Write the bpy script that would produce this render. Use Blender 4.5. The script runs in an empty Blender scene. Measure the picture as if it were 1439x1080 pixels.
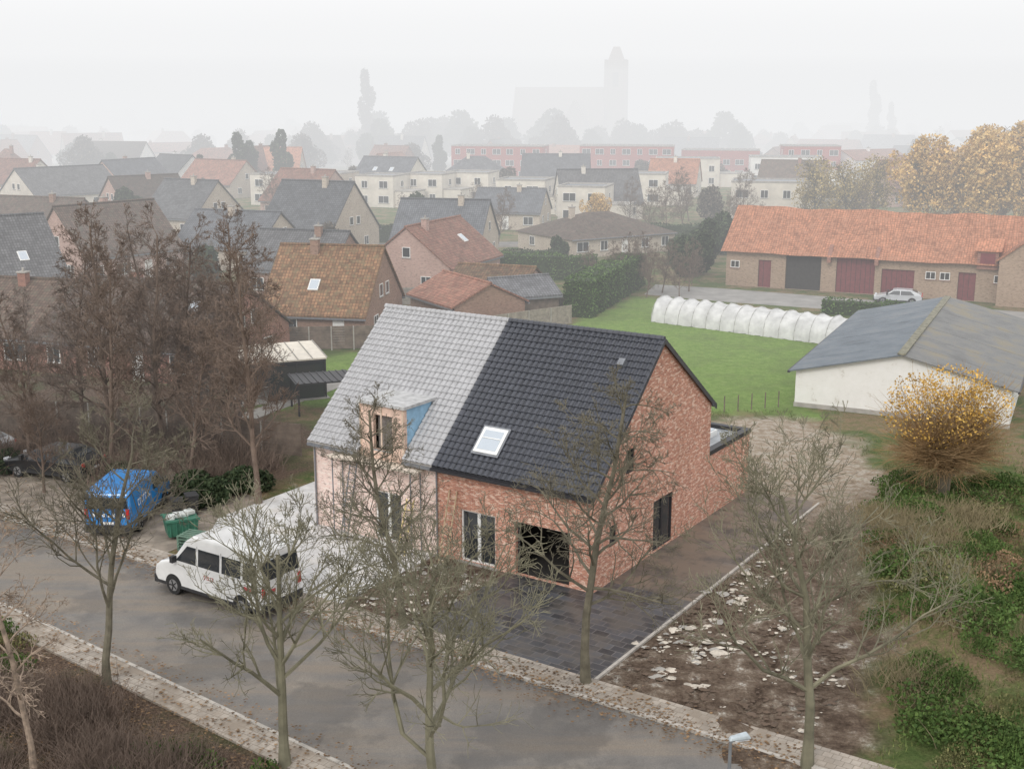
import bpy, math, random
import numpy as np
from mathutils import Vector, Matrix, noise
R=random.Random(7)
scene=bpy.context.scene
col=scene.collection
rad=math.radians
# ---------------------------------------------------------------- materials
def newmat(name):
    m=bpy.data.materials.new(name); m.use_nodes=True
    nt=m.node_tree; b=nt.nodes['Principled BSDF']
    return m,nt,b
def N(nt,t,**k):
    n=nt.nodes.new(t)
    for a,v in k.items(): setattr(n,a,v)
    return n
def ramp(nt,fac,stops):
    r=nt.nodes.new('ShaderNodeValToRGB')
    while len(r.color_ramp.elements)<len(stops): r.color_ramp.elements.new(.5)
    for e,(p,c) in zip(r.color_ramp.elements,stops):
        e.position=p; e.color=(c[0],c[1],c[2],1)
    nt.links.new(fac,r.inputs[0]); return r.outputs[0]
def mixc(nt,fac,a,b,mode='MIX'):
    m=nt.nodes.new('ShaderNodeMix'); m.data_type='RGBA'; m.blend_type=mode
    for s,i in ((fac,0),(a,6),(b,7)):
        if hasattr(s,'is_linked') or hasattr(s,'links'): nt.links.new(s,m.inputs[i])
        elif i==0: m.inputs[0].default_value=s
        else: m.inputs[i].default_value=(s[0],s[1],s[2],1)
    return m.outputs[2]
def coord(nt,kind='Object',scale=(1,1,1)):
    t=nt.nodes.new('ShaderNodeTexCoord'); mp=nt.nodes.new('ShaderNodeMapping')
    mp.inputs['Scale'].default_value=scale
    nt.links.new(t.outputs[kind],mp.inputs[0]); return mp.outputs[0]
def noi(nt,vec,scale,detail=4,rough=.55):
    n=N(nt,'ShaderNodeTexNoise'); n.inputs['Scale'].default_value=scale
    n.inputs['Detail'].default_value=detail; n.inputs['Roughness'].default_value=rough
    nt.links.new(vec,n.inputs['Vector']); return n.outputs['Fac']
def bump(nt,b,h,s=.3,d=.05):
    n=nt.nodes.new('ShaderNodeBump'); n.inputs['Strength'].default_value=s; n.inputs['Distance'].default_value=d
    nt.links.new(h,n.inputs['Height']); nt.links.new(n.outputs[0],b.inputs['Normal'])
def plain(name,c,rough=.6,metal=0,var=.25,scale=3,spec=.5):
    m,nt,b=newmat(name)
    v=coord(nt); f=noi(nt,v,scale,5)
    o=ramp(nt,f,[(.3,[x*(1-var) for x in c]),(.7,[min(1,x*(1+var)) for x in c])])
    nt.links.new(o,b.inputs['Base Color']); b.inputs['Roughness'].default_value=rough
    b.inputs['Metallic'].default_value=metal; b.inputs['Specular IOR Level'].default_value=spec
    return m
def brickmat(name,c1,c2,mortar,cream=None,scale=1.0,creamamt=.5):
    m,nt,b=newmat(name); v=coord(nt,'UV')
    br=N(nt,'ShaderNodeTexBrick'); nt.links.new(v,br.inputs['Vector'])
    br.inputs['Scale'].default_value=scale
    br.inputs['Brick Width'].default_value=.22; br.inputs['Row Height'].default_value=.075
    br.inputs['Mortar Size'].default_value=.007; br.inputs['Color1'].default_value=(*c1,1)
    br.inputs['Color2'].default_value=(*c2,1); br.inputs['Mortar'].default_value=(*mortar,1)
    o=br.outputs['Color']
    f2=noi(nt,coord(nt,'UV',(1,2.2,1)),3.0,3,.75)
    if cream:
        f=noi(nt,coord(nt,'UV',(1,2.4,1)),3.3,2,.7)
        k=ramp(nt,f,[(.53,(0,0,0)),(.58,(creamamt,)*3)])
        o=mixc(nt,k,o,cream)
    k2=ramp(nt,f2,[(.34,(.60,.57,.55)),(.46,(1,1,1)),(.75,(1.0,.98,.95))])
    o=mixc(nt,1.0,o,k2,'MULTIPLY')
    f3=noi(nt,v,.35,4); k3=ramp(nt,f3,[(.3,(.82,.80,.78)),(.65,(1,1,1))])
    o=mixc(nt,1.0,o,k3,'MULTIPLY')
    nt.links.new(o,b.inputs['Base Color']); b.inputs['Roughness'].default_value=.9
    b.inputs['Specular IOR Level'].default_value=.2
    bump(nt,b,br.outputs['Fac'],-.4,.01)
    return m
def roofmat(name,c,var=.3,rough=.65,w=.28,h=.34,moss=None,lines=.45):
    m,nt,b=newmat(name); v=coord(nt,'UV')
    br=N(nt,'ShaderNodeTexBrick'); nt.links.new(v,br.inputs['Vector']); br.offset=0
    br.inputs['Scale'].default_value=1; br.inputs['Brick Width'].default_value=w; br.inputs['Row Height'].default_value=h
    br.inputs['Mortar Size'].default_value=.035; br.inputs['Mortar Smooth'].default_value=.6
    br.inputs['Color1'].default_value=(*[x*(1-var) for x in c],1)
    br.inputs['Color2'].default_value=(*[min(1,x*(1+var)) for x in c],1)
    br.inputs['Mortar'].default_value=(*[x*lines for x in c],1)
    f=noi(nt,v,.5,6,.65)
    k=ramp(nt,f,[(.3,(.55,.55,.55)),(.7,(1.0,1.0,1.0))])
    o=mixc(nt,1.0,br.outputs['Color'],k,'MULTIPLY')
    if moss:
        f=noi(nt,v,1.7,6,.7); k=ramp(nt,f,[(.48,(0,0,0)),(.62,(.75,.75,.75))]); o=mixc(nt,k,o,moss)
    oi=nt.nodes.new('ShaderNodeObjectInfo')
    o=mixc(nt,1.0,o,ramp(nt,oi.outputs['Random'],[(0,(.72,.70,.70)),(.5,(1,1,1)),(1,(1.3,1.22,1.15))]),'MULTIPLY')
    nt.links.new(o,b.inputs['Base Color']); b.inputs['Roughness'].default_value=rough
    b.inputs['Specular IOR Level'].default_value=.3
    bump(nt,b,br.outputs['Fac'],-.6,.04)
    return m
def leafmat(name,c1,c2):
    m,nt,b=newmat(name)
    oi=nt.nodes.new('ShaderNodeNewGeometry')
    o=ramp(nt,oi.outputs['Random Per Island'],[(.0,c1),(1.0,c2)])
    f=noi(nt,coord(nt),.8,3); k=ramp(nt,f,[(.35,(.5,.5,.5)),(.65,(1.1,1.1,1.1))])
    o=mixc(nt,1.0,o,k,'MULTIPLY')
    nt.links.new(o,b.inputs['Base Color']); b.inputs['Roughness'].default_value=.8
    b.inputs['Specular IOR Level'].default_value=.15
    return m
BRICK=brickmat('brick_new',(.66,.32,.225),(.46,.19,.135),(.55,.44,.37),cream=(.80,.61,.50),creamamt=.85)
BRICKP=brickmat('brick_pale',(.80,.63,.57),(.75,.55,.49),(.79,.71,.67),cream=(.84,.75,.69),creamamt=.7)
BRED=brickmat('brick_red',(.38,.18,.13),(.28,.13,.10),(.32,.26,.23))
BBROWN=brickmat('brick_brown',(.38,.23,.17),(.28,.17,.125),(.33,.28,.24))
BBARN=brickmat('brick_barn',(.44,.32,.23),(.34,.24,.17),(.42,.36,.31))
BPINK=brickmat('brick_pink',(.55,.37,.32),(.46,.29,.25),(.48,.42,.37))
BEIGE=brickmat('brick_beige',(.60,.53,.44),(.52,.45,.37),(.54,.48,.42))
CREAM=plain('render_cream',(.66,.615,.54),.9,var=.14,scale=.6)
WHITEW=plain('render_white',(.78,.77,.75),.85,var=.10,scale=.9)
REDROW=brickmat('brick_bright_red',(.46,.10,.085),(.38,.08,.07),(.4,.2,.17))
RGREY=roofmat('roof_grey',(.12,.125,.135),.25,.6)
RGREY2=roofmat('roof_slate',(.16,.168,.185),.2,.6)
RBROWN=roofmat('roof_brown',(.24,.14,.08),.4,.8,moss=(.14,.12,.07))
RBROWN2=roofmat('roof_dark_brown',(.14,.10,.08),.3,.8,moss=(.09,.085,.065))
RORANGE=roofmat('roof_orange',(.54,.24,.14),.25,.8,moss=(.44,.22,.14))
RREDT=roofmat('roof_redtile',(.34,.165,.12),.3,.8,moss=(.22,.14,.10))
GLASS,nt,b=newmat('glass_dark'); b.inputs['Base Color'].default_value=(.03,.035,.04,1); b.inputs['Roughness'].default_value=.08; b.inputs['Specular IOR Level'].default_value=.8
SKYGL,nt,b=newmat('glass_skylight'); b.inputs['Base Color'].default_value=(.55,.6,.65,1); b.inputs['Roughness'].default_value=.1; b.inputs['Metallic'].default_value=.6
WFRAME=plain('frame_white',(.78,.78,.76),.5,var=.08)
DFRAME=plain('frame_dark',(.03,.03,.035),.5,var=.1)
ZINC=plain('zinc',(.22,.23,.25),.45,.3,.15)
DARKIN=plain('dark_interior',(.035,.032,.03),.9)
CONC=plain('concrete',(.36,.34,.31),.9,var=.18,scale=2)
WOOD=plain('wood_fence',(.16,.125,.10),.9,var=.35,scale=2)
WOODL=plain('wood_light',(.50,.38,.25),.8,var=.3,scale=5)
MAROON=plain('door_maroon',(.17,.035,.04),.6,var=.2)
BARK=plain('bark',(.14,.125,.09),.95,var=.4,scale=2)
BARKB=plain('bark_brown',(.165,.122,.096),.95,var=.35,scale=1.2)
BARKG=plain('bark_green',(.18,.168,.115),.95,var=.4,scale=1.2)
BIRCH=plain('bark_birch',(.28,.215,.165),.9,var=.5,scale=4)
GOLD=leafmat('leaf_gold',(.64,.40,.12),(.76,.55,.25))
ORANGE=leafmat('leaf_orange',(.62,.36,.08),(.78,.53,.16))
DKGREEN=leafmat('leaf_dark',(.035,.058,.03),(.085,.115,.055))
HEDGE=leafmat('leaf_hedge',(.065,.12,.035),(.14,.22,.07))
OLIVE=leafmat('leaf_olive',(.12,.13,.055),(.24,.23,.10))
WEED=leafmat('leaf_weed',(.06,.11,.03),(.14,.21,.06))
BROWNL=leafmat('leaf_brown',(.19,.125,.08),(.36,.24,.14))
GREYTREE=leafmat('leaf_greybrown',(.09,.078,.06),(.16,.13,.10))
# ---------------------------------------------------------------- mesh builder
class MB:
    def __init__(s): s.v=[];s.f=[];s.m=[]
    def face(s,pts,m=0):
        i=len(s.v); s.v+= [tuple(p) for p in pts]; s.f.append(tuple(range(i,i+len(pts)))); s.m.append(m)
    def hexa(s,b,t,m=0):
        i=len(s.v); s.v+=[tuple(p) for p in b]+[tuple(p) for p in t]; n=len(b)
        s.f.append(tuple(i+n-1-k for k in range(n))); s.m.append(m)
        s.f.append(tuple(i+n+k for k in range(n))); s.m.append(m)
        for k in range(n):
            j=(k+1)%n; s.f.append((i+k,i+j,i+n+j,i+n+k)); s.m.append(m)
    def box(s,x0,x1,y0,y1,z0,z1,m=0):
        s.hexa([(x0,y0,z0),(x1,y0,z0),(x1,y1,z0),(x0,y1,z0)],[(x0,y0,z1),(x1,y0,z1),(x1,y1,z1),(x0,y1,z1)],m)
    def obox(s,c,t,n,w,h,d,m=0,up=(0,0,1)):
        c=Vector(c);t=Vector(t).normalized();n=Vector(n).normalized();u=Vector(up).normalized()
        q=lambda a,bb,cc:c+t*(a*w/2)+n*(bb*d/2)+u*(cc*h/2)
        s.hexa([q(-1,-1,-1),q(1,-1,-1),q(1,1,-1),q(-1,1,-1)],[q(-1,-1,1),q(1,-1,1),q(1,1,1),q(-1,1,1)],m)
    def rod(s,p,q,r,r2=None,n=6,m=0):
        p=Vector(p);q=Vector(q);d=(q-p).normalized(); r2=r if r2 is None else r2
        a=d.orthogonal().normalized(); c=d.cross(a)
        B=[p+(a*math.cos(2*math.pi*k/n)+c*math.sin(2*math.pi*k/n))*r for k in range(n)]
        T=[q+(a*math.cos(2*math.pi*k/n)+c*math.sin(2*math.pi*k/n))*r2 for k in range(n)]
        s.hexa(B,T,m)
    def obj(s,name,mats,parent=None,uv=True,smooth=False,loc=None,rotz=None,bevel=0):
        me=bpy.data.meshes.new(name); me.from_pydata(s.v,[],s.f)
        for m in mats: me.materials.append(m)
        if len(mats)>1: me.polygons.foreach_set('material_index',s.m)
        if smooth: me.polygons.foreach_set('use_smooth',[True]*len(s.f))
        me.update()
        if uv:
            ul=me.uv_layers.new(name='UVMap')
            for p in me.polygons:
                n=p.normal
                if abs(n.z)>.995: t=Vector((1,0,0)); u=Vector((0,1,0))
                else:
                    t=Vector((-n.y,n.x,0)).normalized(); u=n.cross(t).normalized()
                for li in p.loop_indices:
                    co=me.vertices[me.loops[li].vertex_index].co
                    ul.data[li].uv=(co.dot(t),co.dot(u))
        o=bpy.data.objects.new(name,me); col.objects.link(o)
        if parent: o.parent=parent
        if loc: o.location=loc
        if rotz is not None: o.rotation_euler[2]=rotz
        if bevel:
            md=o.modifiers.new('bev','BEVEL'); md.width=bevel; md.segments=2; md.limit_method='ANGLE'
        return o
def empty(name,x,y,z=0,rot=0):
    e=bpy.data.objects.new(name,None); col.objects.link(e); e.location=(x,y,z); e.rotation_euler[2]=rot
    e.empty_display_size=.2; return e
def window(mb,c,t,n,w,h,fm=0,gm=1,mull=1,fw=.07):
    c=Vector(c);t=Vector(t);n=Vector(n);z=Vector((0,0,1))
    mb.obox(c+n*.015,t,n,w-.02,h-.02,.03,gm)
    for sx in (-1,1): mb.obox(c+n*.03+t*sx*(w/2-fw/2),t,n,fw,h,.07,fm)
    for sz in (-1,1): mb.obox(c+n*.03+z*sz*(h/2-fw/2),t,n,w-2*fw,fw,.07,fm)
    for k in range(mull): mb.obox(c+n*.03+t*((k+1)/(mull+1)-.5)*w,t,n,fw*.8,h-2*fw,.06,fm)
    mb.obox(c+n*.05-z*(h/2+.04),t,n,w+.15,.06,.12,2)
# ---------------------------------------------------------------- generic house
def house(name,cx,cy,rot,L,W,e,r,wall,roof,hip=False,win=True,chim=1,sky=(),frame=None,gutter=True,twowin=True):
    P=empty(name,cx,cy,0,rad(rot)); s=(r-e)/W
    mb=MB(); x=L/2
    if hip: mb.box(-x,x,-W,W,0,e,0)
    else:
        A=[(-W,0),(W,0),(W,e),(0,r),(-W,e)]
        mb.hexa([(-x,a,b) for a,b in A],[(x,a,b) for a,b in A],0)
    mb.obj('walls',[wall],P)
    mb=MB(); o=.35; ox=.2 if not hip else .35; th=.16
    if hip:
        hx=max(.3,x-W); z0=e-s*o
        c=[(-x-o,-W-o,z0),(x+o,-W-o,z0),(x+o,W+o,z0),(-x-o,W+o,z0)]
        a=(-hx,0,r);bb=(hx,0,r)
        mb.face([c[0],c[1],bb,a]);mb.face([c[2],c[3],a,bb]);mb.face([c[1],c[2],bb]);mb.face([c[3],c[0],a])
        mb.face(c[::-1])
    else:
        for sy in (-1,1):
            y1=sy*(W+o); z1=e-s*o
            q=[(-x-ox,y1,z1+.03),(x+ox,y1,z1+.03),(x+ox,0,r+.03),(-x-ox,0,r+.03)]
            if sy>0: q=[q[1],q[0],q[3],q[2]]
            mb.hexa(q,[(p[0],p[1],p[2]+th) for p in q],0)
    mb.obj('roof',[roof],P)
    mb=MB()
    if not hip: mb.rod((-x-ox,0,r+th+.03),(x+ox,0,r+th+.03),.13,n=8,m=0)
    if gutter:
        for sy in (-1,1): mb.box(-x-.2,x+.2,sy*(W+o)-.07,sy*(W+o)+.07,e-s*o-.12,e-s*o+.02,1)
    if mb.f: mb.obj('ridge_and_gutters',[roof,ZINC],P)
    if chim:
        mb=MB(); rr=random.Random(int(cx*7+cy))
        for k in range(chim):
            px=rr.uniform(-.3,.35)*L; py=rr.choice((-.6,.5))
            mb.box(px-.35,px+.35,py-.3,py+.3,r-1.2,r+.7,0); mb.box(px-.42,px+.42,py-.37,py+.37,r+.7,r+.8,1)
            mb.rod((px,py,r+.8),(px,py,r+1.1),.1,n=8,m=1)
        mb.obj('chimney',[wall,CONC],P)
    if win:
        mb=MB(); rr=random.Random(int(cx*3+cy*5))
        k=max(2,int(L/3.2))
        for i in range(k):
            px=-x+L*(i+.5)/k
            if i==k//2:
                mb.obox((px,-W-.02,1.08),(1,0,0),(0,-1,0),1.0,2.1,.05,0)
            else: window(mb,(px,-W,1.45),(1,0,0),(0,-1,0),rr.choice((1.2,1.6,1.9)),1.3)
        for sx in (-1,1):
            n=(sx,0,0);t=(0,1,0)
            for py in ((-W*.45,W*.45) if twowin else (0,)): window(mb,(sx*x,py,1.5),t,n,1.2,1.2)
            if not hip and r-e>3: 
                for py in ((-.9,.9) if W>5.4 else (0,)): window(mb,(sx*x,py,e+1.4 if e<4 else e+.8),t,n,.95,1.1,mull=0)
        mb.obj('windows',[frame or WFRAME,GLASS,CONC],P)
    if sky:
        mb=MB()
        for (px,f) in sky:
            yy=-W*(1-f); zz=e+(r-e)*f
            t=Vector((1,0,0));u=Vector((0,W,r-e)).normalized();n=Vector((0,-(r-e),W)).normalized()
            c=Vector((px,yy,zz+.03+th))+n*.05
            mb.obox(c,t,n,.9,1.2,.12,0,up=u); mb.obox(c+n*.065,t,n,.72,1.0,.02,1,up=u)
        mb.obj('roof_windows',[WFRAME,SKYGL],P)
    return P
def flat_house(name,cx,cy,rot,w,d,h,wall,seed=0,low=True,frame=None):
    P=empty(name,cx,cy,0,rad(rot)); rr=random.Random(seed)
    mb=MB(); mb.box(-w/2,w/2,-d/2,d/2,0,h)
    if low: mb.box(w/2+.003,w/2+w*.45,-d/2+.8,d/2-1,0,3.0)
    mb.obj('walls',[wall],P)
    mb=MB()
    for a in [(-w/2-.05,w/2+.05,-d/2-.06,-d/2+.25),(-w/2-.05,w/2+.05,d/2-.25,d/2+.06),(-w/2-.06,-w/2+.25,-d/2+.251,d/2-.251),(w/2-.25,w/2+.06,-d/2+.251,d/2-.251)]:
        mb.box(a[0],a[1],a[2],a[3],h+.001,h+.3,0)
    mb.box(-w/2+.25,w/2-.25,-d/2+.25,d/2-.25,h+.001,h+.06,1)
    if low: mb.box(w/2+.01,w/2+w*.47,-d/2+.75,d/2-.9,3.001,3.2,0)
    mb.obj('flat_roof',[CONC,ZINC],P)
    mb=MB(); fl=max(1,int(h/2.8)); k=max(2,int(w/3.3))
    for j in range(fl):
        for i in range(k):
            px=-w/2+w*(i+.5)/k
            window(mb,(px,-d/2,1.5+j*2.8),(1,0,0),(0,-1,0),rr.choice((1.3,1.8,2.2)),1.4)
        for sx in (-1,1):
            if not(low and sx>0 and j==0): window(mb,(sx*w/2,0,1.5+j*2.8),(0,1,0),(sx,0,0),1.2,1.2)
    mb.obj('windows',[frame or WFRAME,GLASS,CONC],P)
    return P
# ---------------------------------------------------------------- ground
def axis(lo,hi,flo,fhi,step):
    a=list(np.arange(flo,fhi+.01,step)); g=step; p=fhi
    while p<hi: g*=1.35; p+=g; a.append(p)
    g=step;p=flo
    while p>lo: g*=1.35; p-=g; a.insert(0,p)
    return np.array(a)
xs=axis(-2500,2500,-42,45,.5); ys=axis(-300,5000,26,135,.5)
lawn=[(5,108),(13,124),(17,122),(30,99),(32,100),(19.5,79),(20,75),(12,77),(9,73),(-2,72),(-6,92)]
lawn2=[(-17.5,77),(-11,78),(-7,95),(-14,96),(-19,84)]
mud=[(11,74),(17,75.5),(20,73),(20.5,62),(16.5,53),(14.5,45),(13,38),(10,31.5),(7,30.5),(2.5,37.5),(-9,45),(-9,52),(5,64),(9,71)]
litter=[(-45,52),(-29,58),(-20,56),(-15,58),(-11,64),(-12,72),(-18,78),(-24,84),(-45,90)]
litter2=[(-60,62),(-24,47),(-8,36),(2,28),(2,0),(-60,0)]
def sdist(poly,x,y):
    ins=False; dmin=1e9; n=len(poly)
    for i in range(n):
        x1,y1=poly[i];x2,y2=poly[(i+1)%n]
        if (y1>y)!=(y2>y) and x<(x2-x1)*(y-y1)/(y2-y1)+x1: ins=not ins
        dx=x2-x1;dy=y2-y1;t=max(0,min(1,((x-x1)*dx+(y-y1)*dy)/(dx*dx+dy*dy)))
        d=math.hypot(x-x1-t*dx,y-y1-t*dy); dmin=min(dmin,d)
    return dmin if ins else -dmin
def mound(x,y):
    env=(1/(1+math.exp(-(y-36)/2)))*(1/(1+math.exp((y-56)/2)))
    h=1.4*math.exp(-((x-17.5-(y-45)*.12)/2.6)**2)*env
    if x>13: h+=env*min(1,(x-13)/3)*.5*(noise.noise((x*.45,y*.45,2))+.6*noise.noise((x*1.4,y*1.4,2)))
    return h
nx,ny=len(xs),len(ys); verts=[];cols=[]
for y in ys:
    for x in xs:
        z=0;c=[0,0,0,1]
        if -46<x<46 and 24<y<136:
            nz=noise.noise((x*.35,y*.35,0))*1.4+noise.noise((x*1.3,y*1.3,3))*.8
            sm=lambda d:max(0,min(1,(d+nz)/1.2+.5))
            c[0]=max(sm(sdist(lawn,x,y)),sm(sdist(lawn2,x,y)))
            dm=sdist(mud,x,y); c[1]=sm(dm)
            c[2]=max(sm(sdist(litter,x,y)),sm(sdist(litter2,x,y)))
            z=mound(x,y)
            if dm>1.5: 
                a=(x-3.36)*.8339-(y-46.66)*.5519
                if a>4.6: z+=.2*(noise.noise((x*.9,y*.9,5))+.8*noise.noise((x*2.3,y*2.3,5))+.3)*min(1,(dm-1.5))*min(1,a-4.6)
        verts.append((x,y,z)); cols.append(c)
faces=[(j*nx+i,j*nx+i+1,(j+1)*nx+i+1,(j+1)*nx+i) for j in range(ny-1) for i in range(nx-1)]
me=bpy.data.meshes.new('ground'); me.from_pydata(verts,[],faces)
at=me.color_attributes.new('zone','FLOAT_COLOR','POINT')
at.data.foreach_set('color',np.array(cols,dtype=np.float32).ravel())
me.polygons.foreach_set('use_smooth',[True]*len(faces))
g=bpy.data.objects.new('ground',me); col.objects.link(g)
m,nt,b=newmat('ground_mat'); v=coord(nt)
at=N(nt,'ShaderNodeAttribute',attribute_name='zone'); sep=nt.nodes.new('ShaderNodeSeparateColor'); nt.links.new(at.outputs['Color'],sep.inputs[0])
n1=noi(nt,v,.25,6,.65);n2=noi(nt,v,1.6,6,.7);n3=noi(nt,v,9,5,.7);n4=noi(nt,v,.9,8,.75)
base=mixc(nt,ramp(nt,n1,[(.45,(0,0,0)),(.55,(1,1,1))]),(.10,.145,.045),(.28,.205,.125))
base=mixc(nt,ramp(nt,n2,[(.45,(0,0,0)),(.62,(.75,.75,.75))]),base,(.15,.17,.065))
lw=ramp(nt,n2,[(.3,(.15,.245,.055)),(.5,(.21,.32,.08)),(.7,(.28,.37,.115))])
lw=mixc(nt,ramp(nt,n1,[(.35,(.6,.6,.6)),(.55,(0,0,0))]),lw,(.16,.215,.075))
md=ramp(nt,n4,[(.34,(.075,.052,.038)),(.45,(.15,.108,.08)),(.54,(.24,.185,.14)),(.60,(.38,.32,.26)),(.64,(.62,.58,.52))])
sepo=nt.nodes.new('ShaderNodeSeparateXYZ'); nt.links.new(v,sepo.inputs[0])
mr=N(nt,'ShaderNodeMapRange'); mr.inputs[1].default_value=52;mr.inputs[2].default_value=62; nt.links.new(sepo.outputs[1],mr.inputs[0])
sand=ramp(nt,n2,[(.3,(.26,.20,.14)),(.48,(.42,.34,.26)),(.6,(.54,.48,.41)),(.72,(.26,.25,.11))])
md=mixc(nt,mr.outputs[0],md,sand)
lt=ramp(nt,n3,[(.3,(.075,.052,.038)),(.5,(.145,.10,.073)),(.7,(.23,.165,.12))])
lt=mixc(nt,ramp(nt,n1,[(.48,(0,0,0)),(.60,(.65,.65,.65))]),lt,(.09,.11,.045))
o=mixc(nt,sep.outputs[0],base,lw);o=mixc(nt,sep.outputs[2],o,lt);o=mixc(nt,sep.outputs[1],o,md)
k=ramp(nt,n3,[(.3,(.62,.62,.62)),(.7,(1.18,1.18,1.18))]); o=mixc(nt,1.0,o,k,'MULTIPLY')
nt.links.new(o,b.inputs['Base Color']);b.inputs['Roughness'].default_value=.95;b.inputs['Specular IOR Level'].default_value=.15
bump(nt,b,n4,1.0,.4); me.materials.append(m)
AX,AY=3.36,46.66
def hw(a,b,z=0): return (AX+a*.8339+b*.5519, AY-a*.5519+b*.8339, z)
HR=math.atan2(-.5519,.8339)
def sheet(name,pts,z,mat,th=0):
    mb=MB()
    if th: mb.hexa([(*p[:2],z-th) for p in pts],[(*p[:2],z) for p in pts])
    else: mb.face([(*p[:2],z) for p in pts])
    return mb.obj(name,[mat])
m,nt,b=newmat('asphalt'); v=coord(nt)
n1=noi(nt,v,.5,7,.68);n2=noi(nt,v,30,3)
mp=nt.nodes.new('ShaderNodeMapping'); mp.inputs['Rotation'].default_value[2]=-HR; mp.inputs['Scale'].default_value=(.05,.45,1); nt.links.new(v,mp.inputs[0])
n5=noi(nt,mp.outputs[0],1.6,6,.65)
o=ramp(nt,n1,[(.3,(.12,.113,.106)),(.5,(.185,.172,.158)),(.7,(.26,.235,.205))])
o=mixc(nt,ramp(nt,n5,[(.44,(0,0,0)),(.6,(.7,.7,.7))]),o,(.25,.205,.158))
o=mixc(nt,ramp(nt,noi(nt,v,.22,5,.6),[(.50,(0,0,0)),(.54,(.4,.4,.4))]),o,(.09,.085,.08))
o=mixc(nt,1.0,o,ramp(nt,n2,[(.3,(.75,.75,.75)),(.7,(1.1,1.1,1.1))]),'MULTIPLY')
nt.links.new(o,b.inputs['Base Color']);nt.links.new(ramp(nt,n1,[(.35,(.34,)*3),(.6,(.8,)*3)]),b.inputs['Roughness']);bump(nt,b,n2,.3,.01);ASPH=m
def paving(name,c,w,h,mort,var=.2,rough=.8,patch=None,amt=.85,lo=.47,ms=.014):
    m,nt,b=newmat(name)
    v=coord(nt)
    mp=nt.nodes.new('ShaderNodeMapping'); mp.inputs['Rotation'].default_value[2]=-HR; nt.links.new(v,mp.inputs[0]); v=mp.outputs[0]
    br=N(nt,'ShaderNodeTexBrick');nt.links.new(v,br.inputs['Vector']);br.inputs['Scale'].default_value=1
    br.inputs['Brick Width'].default_value=w;br.inputs['Row Height'].default_value=h;br.inputs['Mortar Size'].default_value=ms
    br.inputs['Color1'].default_value=(*[x*(1-var) for x in c],1);br.inputs['Color2'].default_value=(*[x*(1+var) for x in c],1);br.inputs['Mortar'].default_value=(*mort,1)
    n1=noi(nt,v,.8,6,.7);o=mixc(nt,1.0,br.outputs['Color'],ramp(nt,n1,[(.3,(.7,.7,.7)),(.65,(1.1,1.1,1.1))]),'MULTIPLY')
    if patch: o=mixc(nt,ramp(nt,noi(nt,v,.6,6,.7),[(lo,(0,0,0)),(lo+.13,(amt,)*3)]),o,patch)
    nt.links.new(o,b.inputs['Base Color']);b.inputs['Roughness'].default_value=rough;bump(nt,b,br.outputs['Fac'],-.3,.01)
    return m
PDARK=paving('paving_dark',(.062,.066,.074),.62,.42,(.15,.145,.14),.5,.45,patch=(.11,.10,.088),amt=.75,lo=.46,ms=.02)
PSOIL=paving('paving_soiled',(.12,.10,.085),.62,.42,(.09,.075,.065),.3,.7,patch=(.19,.145,.11),lo=.42)
PPALE=paving('paving_pale',(.66,.655,.65),.6,.3,(.58,.57,.56),.08,.8,patch=(.56,.53,.49),lo=.52)
PSIDE=paving('pavement_slabs',(.38,.335,.285),.3,.3,(.23,.195,.16),.15,.85,patch=(.26,.215,.17))
GRAV=plain('gravel',(.26,.22,.18),.95,var=.4,scale=1.2)
KERB=plain('kerb_stone',(.42,.39,.35),.9,var=.2,scale=3)
def near(a): return -14.1-(.08*(a+20) if a>-20 else 0)
pn=[(a,near(a)) for a in (-110,-60,-20,-10,0,6,14,30)]
sheet('road',[hw(30,-8),hw(14,-8.0),hw(-110,-8)]+[hw(*p) for p in pn],.012,ASPH)
sheet('far_pavement',[hw(16,-7.85),hw(16,-6.65),hw(-50,-6.65),hw(-50,-7.85)],.10,PSIDE,.12)
mb=MB(); 
for k in range(66):
    a=-50+k; q=[hw(a+.01,-8.0),hw(a+.99,-8.0),hw(a+.99,-7.86),hw(a+.01,-7.86)]
    mb.hexa([(p[0],p[1],-.02) for p in q],[(p[0],p[1],.112) for p in q])
for k in range(80):
    a=-60+k; q=[hw(a+.01,near(a)-.14),hw(a+.99,near(a+1)-.14),hw(a+.99,near(a+1)),hw(a+.01,near(a))]
    mb.hexa([(p[0],p[1],-.02) for p in q],[(p[0],p[1],.10) for p in q])
mb.obj('kerb',[KERB])
sheet('near_pavement',[hw(a,near(a)-.15) for a in (20,6,0,-10,-20,-60)]+[hw(a,near(a)-1.25) for a in (-60,-20,-10,0,6,20)],.08,PSIDE,.1)
sheet('parking_lot',[hw(-18.5,-6.63),hw(-18.5,1.0),hw(-38,3.5),hw(-38,-6.63)],.02,GRAV,.03)
sheet('driveway_dark',[hw(-4.2,-6.63),hw(3.8,-6.63),hw(3.8,1.5),hw(.0,1.5),hw(.0,-.01),hw(-4.2,-.01)],.05,PDARK,.06)
sheet('side_path',[hw(.0,1.503),hw(3.8,1.503),hw(3.8,16.4),hw(.0,16.4)],.046,PSOIL,.06)
sheet('driveway_pale',[hw(-16.6,-6.63),hw(-8.1,-6.63),hw(-8.1,-.01),hw(-15.4,-.01),hw(-15.4,5),hw(-20,5),hw(-20,-2)],.045,PPALE,.06)
mb=MB()
for k in range(23):
    q=[hw(3.82,-6.6+k),hw(3.94,-6.6+k),hw(3.94,-5.62+k),hw(3.82,-5.62+k)]
    mb.hexa([(p[0],p[1],-.02) for p in q],[(p[0],p[1],.09) for p in q])
mb.obj('driveway_edging',[KERB])
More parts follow.
